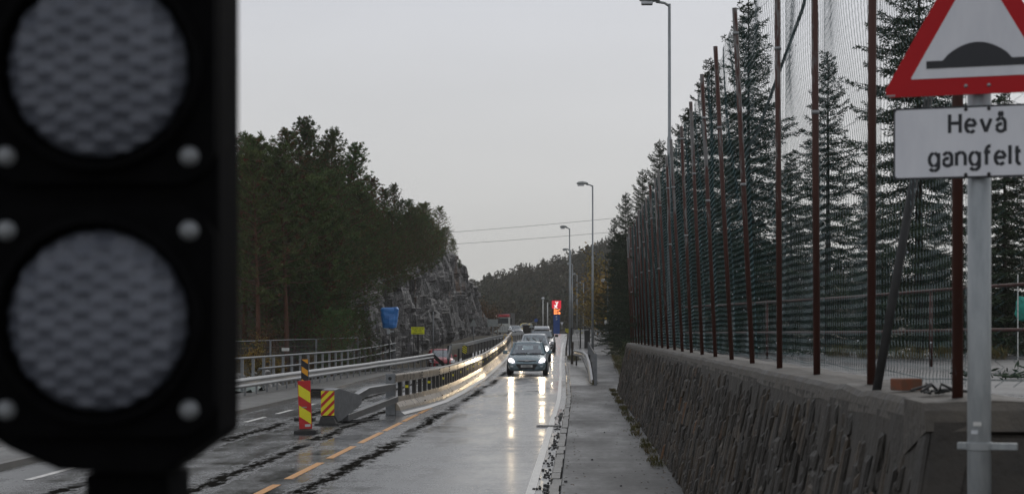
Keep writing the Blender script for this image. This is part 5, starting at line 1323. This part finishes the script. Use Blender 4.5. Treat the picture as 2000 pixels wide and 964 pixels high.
# ------------------------------------------------------------------ cars
def car(name, loc, rz, W, HT, LEN, paint_, label, lights=True, hood=None, wipers=0, roofbox=False, rails=True, plate=None, suv=False, spot=0, group='cars queueing on the wet road', detail=True):
    t = thing(name, loc, rz); tag(t, label, 'car', group)
    w = W/2; k = HT/1.52; zh = .97*k if not suv else 1.05*k; hood = hood or paint_
    st = [(0,.60,.30,.56,.01),(.03,.74,.24,.60,.015),(.12,.865,.20,.66,.02),(.32,.95,.19,.765,.03),(.7,.985,.18,.87,.035),(1.1,1,.18,zh-.04,.03),(1.3,1,.18,zh,.0),(LEN*.55,1,.18,zh+.03,0),(LEN-.5,.99,.2,zh+.05,0),(LEN-.12,.93,.24,zh+.03,0),(LEN,.82,.32,zh-.06,0)]
    def sec(y, f, zb, zs, cr_):
        ww = w*f; h = [(0,zb),(.55*ww,zb),(.86*ww,zb+.015),(.965*ww,zb+.10),(ww,zb+(zs-zb)*.45),(.985*ww,zb+(zs-zb)*.72),(.94*ww,zs-.05),(.84*ww,zs),(.45*ww,zs+cr_*.75),(0,zs+cr_)]
        return [(x,y,z) for x, z in h] + [(-x,y,z) for x, z in reversed(h[1:-1])]
    b = MB(); b.loft([sec(*s_) for s_ in st]); bd = b.build('body', paint_, t, smooth=True, fix=True)
    sm = bd.modifiers.new('soft', 'SUBSURF'); sm.levels = 1; sm.render_levels = 1
    # roof, pillars and glass
    zr = HT; yb, yf, yr, ye = 1.12, 1.95 if not suv else 1.75, LEN-.55, LEN-.12
    bw, rw = w*.86, w*.66 if not suv else w*.72
    b = MB(); secs = []
    for y, wf, dz in ((yf-.12,.97,-.07),(yf,1,-.02),(yf+.5,1.02,.0),(yr-.5,1.02,-.01),(yr,.98,-.05),(yr+.1,.94,-.10)):
        a = rw*wf; secs.append([(-a-.03,y,zr+dz-.075),(-a,y,zr+dz-.03),(-a*.6,y,zr+dz-.004),(0,y,zr+dz),(a*.6,y,zr+dz-.004),(a,y,zr+dz-.03),(a+.03,y,zr+dz-.075),(0,y,zr+dz-.06)])
    b.loft(secs); b.build('roof', paint_, t, smooth=True, fix=True)
    zb_ = zh - .005; zt2 = zr-.09
    b = MB(); n = 8; row0 = []; row1 = []
    for i in range(n+1):
        u = -1+2*i/n; row0.append((bw*.93*u, yb-.16*(1-u*u), zb_+.005)); row1.append((rw*.95*u, yf-.12-.06*(1-u*u), zr-.085+.01*(1-u*u)))
    b.add(row0+row1, [(i,i+1,n+2+i,n+1+i) for i in range(n)]); b.build('windscreen', M['glass'], t, smooth=True)
    for s_ in (-1,1):
        for pa, pb, wx_, wz_ in (((s_*bw*.96,yb,zb_-.02), (s_*(rw+.005),yf-.10,zr-.07), .085, .05), ((s_*(bw-.01),ye-.12,zb_), (s_*(rw-.01),yr+.06,zr-.1), .09, .10), ((s_*(bw+.005),LEN*.54,zb_), (s_*(rw+.01),LEN*.54,zr-.07), .05, .09)):
            b = MB(); b.bar(pa, pb, wx_, wz_); b.build('pillar', paint_, t)
        b = MB(); b.add([(s_*bw,yb+.1,zb_),(s_*bw,ye-.15,zb_),(s_*(rw+.01),yr,zt2),(s_*(rw+.01),yf,zt2)], [(0,1,2,3)]); b.build('side_window', M['glass'], t)
        b = MB(); b.bar((s_*(w-.02),1.35,zh+.02), (s_*(w+.06),1.33,zh+.05), .06, .05); b.build('mirror_arm', M['trim_black'], t)
        b = MB(); b.box(s_*(w+.10)-.11,s_*(w+.10)+.11,1.27,1.40,zh-.01,zh+.15); b.build('mirror', paint_ if not suv else M['trim_black'], t, bevel=.035)
        for yy in (.86, LEN-.85):
            b = MB(); r = .315*max(1,k*.98); secs = []
            x0 = s_*(w-.20); x1 = s_*(w+.005)
            for xx, rr in ((x0,r*.9),(x0+s_*.03,r),(x1-s_*.03,r),(x1,r*.92),(x1+s_*.002,r*.66)):
                secs.append([(xx, yy+rr*math.cos(2*math.pi*j/24), r+rr*math.sin(2*math.pi*j/24)) for j in range(24)])
            b.loft(secs); wh = b.build('wheel', M['tyre'], t, smooth=False, fix=True)
            if detail: b = MB(); b.disc((x1+s_*.004 - (0 if s_ > 0 else .01),yy,r), r*.62, 'x', 18, .01); b.build('rim', M['rim'], wh)
            b = MB(); pg = [(0,0)]; arc = [(yy+(r+.06)*math.cos(R(a)), r+(r+.06)*math.sin(R(a))) for a in range(0,181,15)]
            b.prism([(s_*(w-.004),y_,z_) for y_, z_ in arc], (s_*.006,0,0)); b.build('wheel_arch', M['trim_black'], t, fix=True)
    b = MB(); b.add([(-bw*.9,ye-.02,zb_+.05),(bw*.9,ye-.02,zb_+.05),(rw*.93,yr+.1,zt2),(-rw*.93,yr+.1,zt2)], [(0,1,2,3)]); b.build('rear_window', M['glass'], t)
    # interior
    b = MB(); b.box(-bw*.9,bw*.9,1.0,1.3,zh-.25,zh-.01); b.build('dashboard', M['seat'], t, bevel=.03)
    for s_ in (-1,1):
        b = MB(); b.box(s_*.36-.23,s_*.36+.23,1.95,2.1,.5,zh+.18); b.box(s_*.36-.12,s_*.36+.12,1.98,2.06,zh+.16,zh+.36); b.build('seat', M['seat'], t, bevel=.04)
    b = MB(); b.box(-.6,.6,LEN-1.5,LEN-1.3,.5,zh+.12); b.build('rear_seat', M['seat'], t, bevel=.04)
    if detail: b = MB(); b.box(-.12,.12,yf-.06,yf-.03,zr-.17,zr-.10); b.build('rear_view_mirror', M['trim_black'], t)
    # face of the car
    def fy(x, z):
        a = abs(x)/w; y = .0 if z < .6*k else (z-.6*k)*1.55
        return y + .9*max(0, a-.62)**1.6 - .008
    kz = k
    def panel(nm, pts, mat, off=.0, par=t, th=.03):
        b = MB(); b.prism([(x, fy(x, z*kz)-off, z*kz) for x, z in pts], (0,th,0)); return b.build(nm, mat, par, fix=True)
    panel('lower_grille', [(-.34,.30),(.34,.30),(.50,.54),(-.50,.54)] if not suv else [(-.5,.3),(.5,.3),(.5,.45),(-.5,.45)], M['trim_black'], .012)
    panel('bumper_lip', [(-.70,.215),(.70,.215),(.76,.27),(-.76,.27)], M['trim_black'], -.01)
    gr = panel('grille', [(-.40,.665),(-.10,.635),(.10,.635),(.40,.665),(.42,.70),(.12,.69),(-.12,.69),(-.42,.70)], M['trim_black'], .012)
    panel('grille_trim', [(-.42,.70),(-.12,.69),(.12,.69),(.42,.70),(.42,.715),(.12,.71),(-.12,.71),(-.42,.715)], M['chrome'], .016)
    em = MB(); ring = [(.085*math.cos(2*math.pi*j/24), -.055, .685*kz+.05*math.sin(2*math.pi*j/24)) for j in range(25)]
    em.tube([(x, fy(0,.67*kz)-.04+0*y, z) for x, y, z in ring], .011, 6)
    if detail:
        for a_, c_ in (((-.045,.655),(-.02,.715)),((.02,.655),(.045,.715)),((-.03,.68),(.03,.69))): em.bar((a_[0], fy(0,.67*kz)-.04, a_[1]*kz), (c_[0], fy(0,.67*kz)-.04, c_[1]*kz), .012, .014)
    em.build('emblem', M['chrome'], t)
    pp_ = panel('number_plate', [(-.26,.385),(.26,.385),(.26,.485),(-.26,.485)], M['plate'], .03, th=.01)
    if plate: text(plate, .105, (0, fy(0,.4*kz)-.034, .397*kz), M['sign_black'], pp_, bold=.001, sx_=.9)
    for s_ in (-1,1):
        hl = panel('headlight', [(s_*x, z) for x, z in ((.52,.60),(.62,.575),(.80,.625),(.835,.72),(.80,.80),(.70,.785),(.56,.70))], M['headlight_low'] if lights else M['lamp_glass'], .035)
        if lights:
            b = MB(); b.disc((s_*.685, fy(.685,.67*kz)-.052, .685*kz), .085, 'y', 18, .01); b.build('bulb', M['headlight'], hl)
            if spot:
                ld = bpy.data.lights.new('headlamp_beam', 'SPOT'); ld.energy = spot; ld.spot_size = R(75); ld.spot_blend = .8; ld.shadow_soft_size = .09; ld.color = (1,.78,.50)
                lo_ = bpy.data.objects.new('headlamp_beam', ld); C.objects.link(lo_); lo_.parent = hl; lo_.location = (s_*.685, -.25, .685*kz); lo_.rotation_euler = (R(86.5),0,R(180)+R(0))
        panel('fog_lamp', [(s_*x, z) for x, z in ((.60,.40),(.72,.40),(.74,.47),(.60,.46))], M['lamp_glass'], .0)
        if rails: b = MB(); b.tube([(s_*(rw-.03),yf+.2,zr-.03),(s_*(rw-.03),yf+.3,zr+.03),(s_*(rw-.03),yr-.3,zr+.03),(s_*(rw-.03),yr-.2,zr-.03)], .018, 6); b.build('roof_rail', M['trim_black'], t, smooth=True)
    if detail:
        for x0, x1, up in (((-.5,.0,0),(.1,.6,0)) if not wipers else ((-.15,-.42,1),(.35,-.12,1))):
            z0, z1 = zb_+.02, (zb_+.02 if not up else zb_+.34); f_ = (z1-zb_)/(zr-.09-zb_)
            b = MB(); b.bar((x0, yb-.17, z0), (x1, yb-.19+f_*(yf-yb-.04) if up else yb-.14, z1+.02), .03, .025); b.build('wiper', M['trim_black'], t)
    if roofbox:
        b = MB(); b.loft([[(-.52,yf+.05,zr+.04),(.52,yf+.05,zr+.04),(.46,yf+.12,zr+.18),(-.46,yf+.12,zr+.18)],[(-.55,yf+.4,zr+.03),(.55,yf+.4,zr+.03),(.5,yf+.4,zr+.25),(-.5,yf+.4,zr+.25)],[(-.55,yr-.2,zr+.03),(.55,yr-.2,zr+.03),(.48,yr-.2,zr+.22),(-.48,yr-.2,zr+.22)]]); b.build('roof_box', M['silver'], t, fix=True, bevel=.03)
    return t
def pitch(Y, d=4): return math.atan2(zR(Y+d)-zR(Y), d)
c1 = car('estate_car', (-2.33,81.3,zR(81.5)+.0), 0, 1.80, 1.50, 4.45, M['blue_grey'], 'blue-grey estate car with lit headlights leading the queue', plate='SV 83662', spot=80)
c2 = car('hatchback_car', (-2.50,101,zR(101)), 0, 1.78, 1.56, 4.2, M['silver'], 'silver hatchback with raised wipers second in the queue', wipers=1, rails=False, spot=40)
c3 = car('roofbox_car', (-2.52,121,zR(121)), 0, 1.84, 1.46, 4.5, M['dark_car'], 'dark car with a silver roof box third in the queue', roofbox=True, suv=True, spot=25)
for c_, Y in ((c1,81.3),(c2,101),(c3,121)): c_.rotation_euler = (pitch(Y,4.3),0,0)
car('parked_car', (at(864,690,117).x,117,-.40), R(8), 1.66, 1.42, 4.0, M['red_car'], 'red car behind the end of the left guardrail below the cliff', lights=False, rails=False, group='parked cars', detail=False)
car('parked_car', (at(1012,650,262).x,262,1.75), R(12), 1.75, 1.45, 4.2, M['mid_grey'], 'grey car parked left of the shelter', lights=False, rails=False, group='parked cars', detail=False)
car('parked_car', (at(1021,650,276).x,276,1.85), R(-10), 1.8, 1.75, 4.4, M['yellow_car'], 'yellow roofed car parked behind the grey one near the shelter', lights=False, rails=False, group='parked cars', detail=False)

# ------------------------------------------------------------------ damp air
hz_ = MB(); hz_.box(-905,905,-65,1395,-4,62); hm_ = bpy.data.materials.new('damp_air'); hm_.use_nodes = True
hm_.node_tree.nodes.clear(); ho = hm_.node_tree.nodes.new('ShaderNodeOutputMaterial'); hv = hm_.node_tree.nodes.new('ShaderNodeVolumePrincipled')
hv.inputs['Density'].default_value = .00027; hv.inputs['Color'].default_value = (.90,.89,.87,1); hv.inputs['Anisotropy'].default_value = .3
hm_.node_tree.links.new(hv.outputs[0], ho.inputs['Volume'])
stuff(hz_.build('haze', hm_))
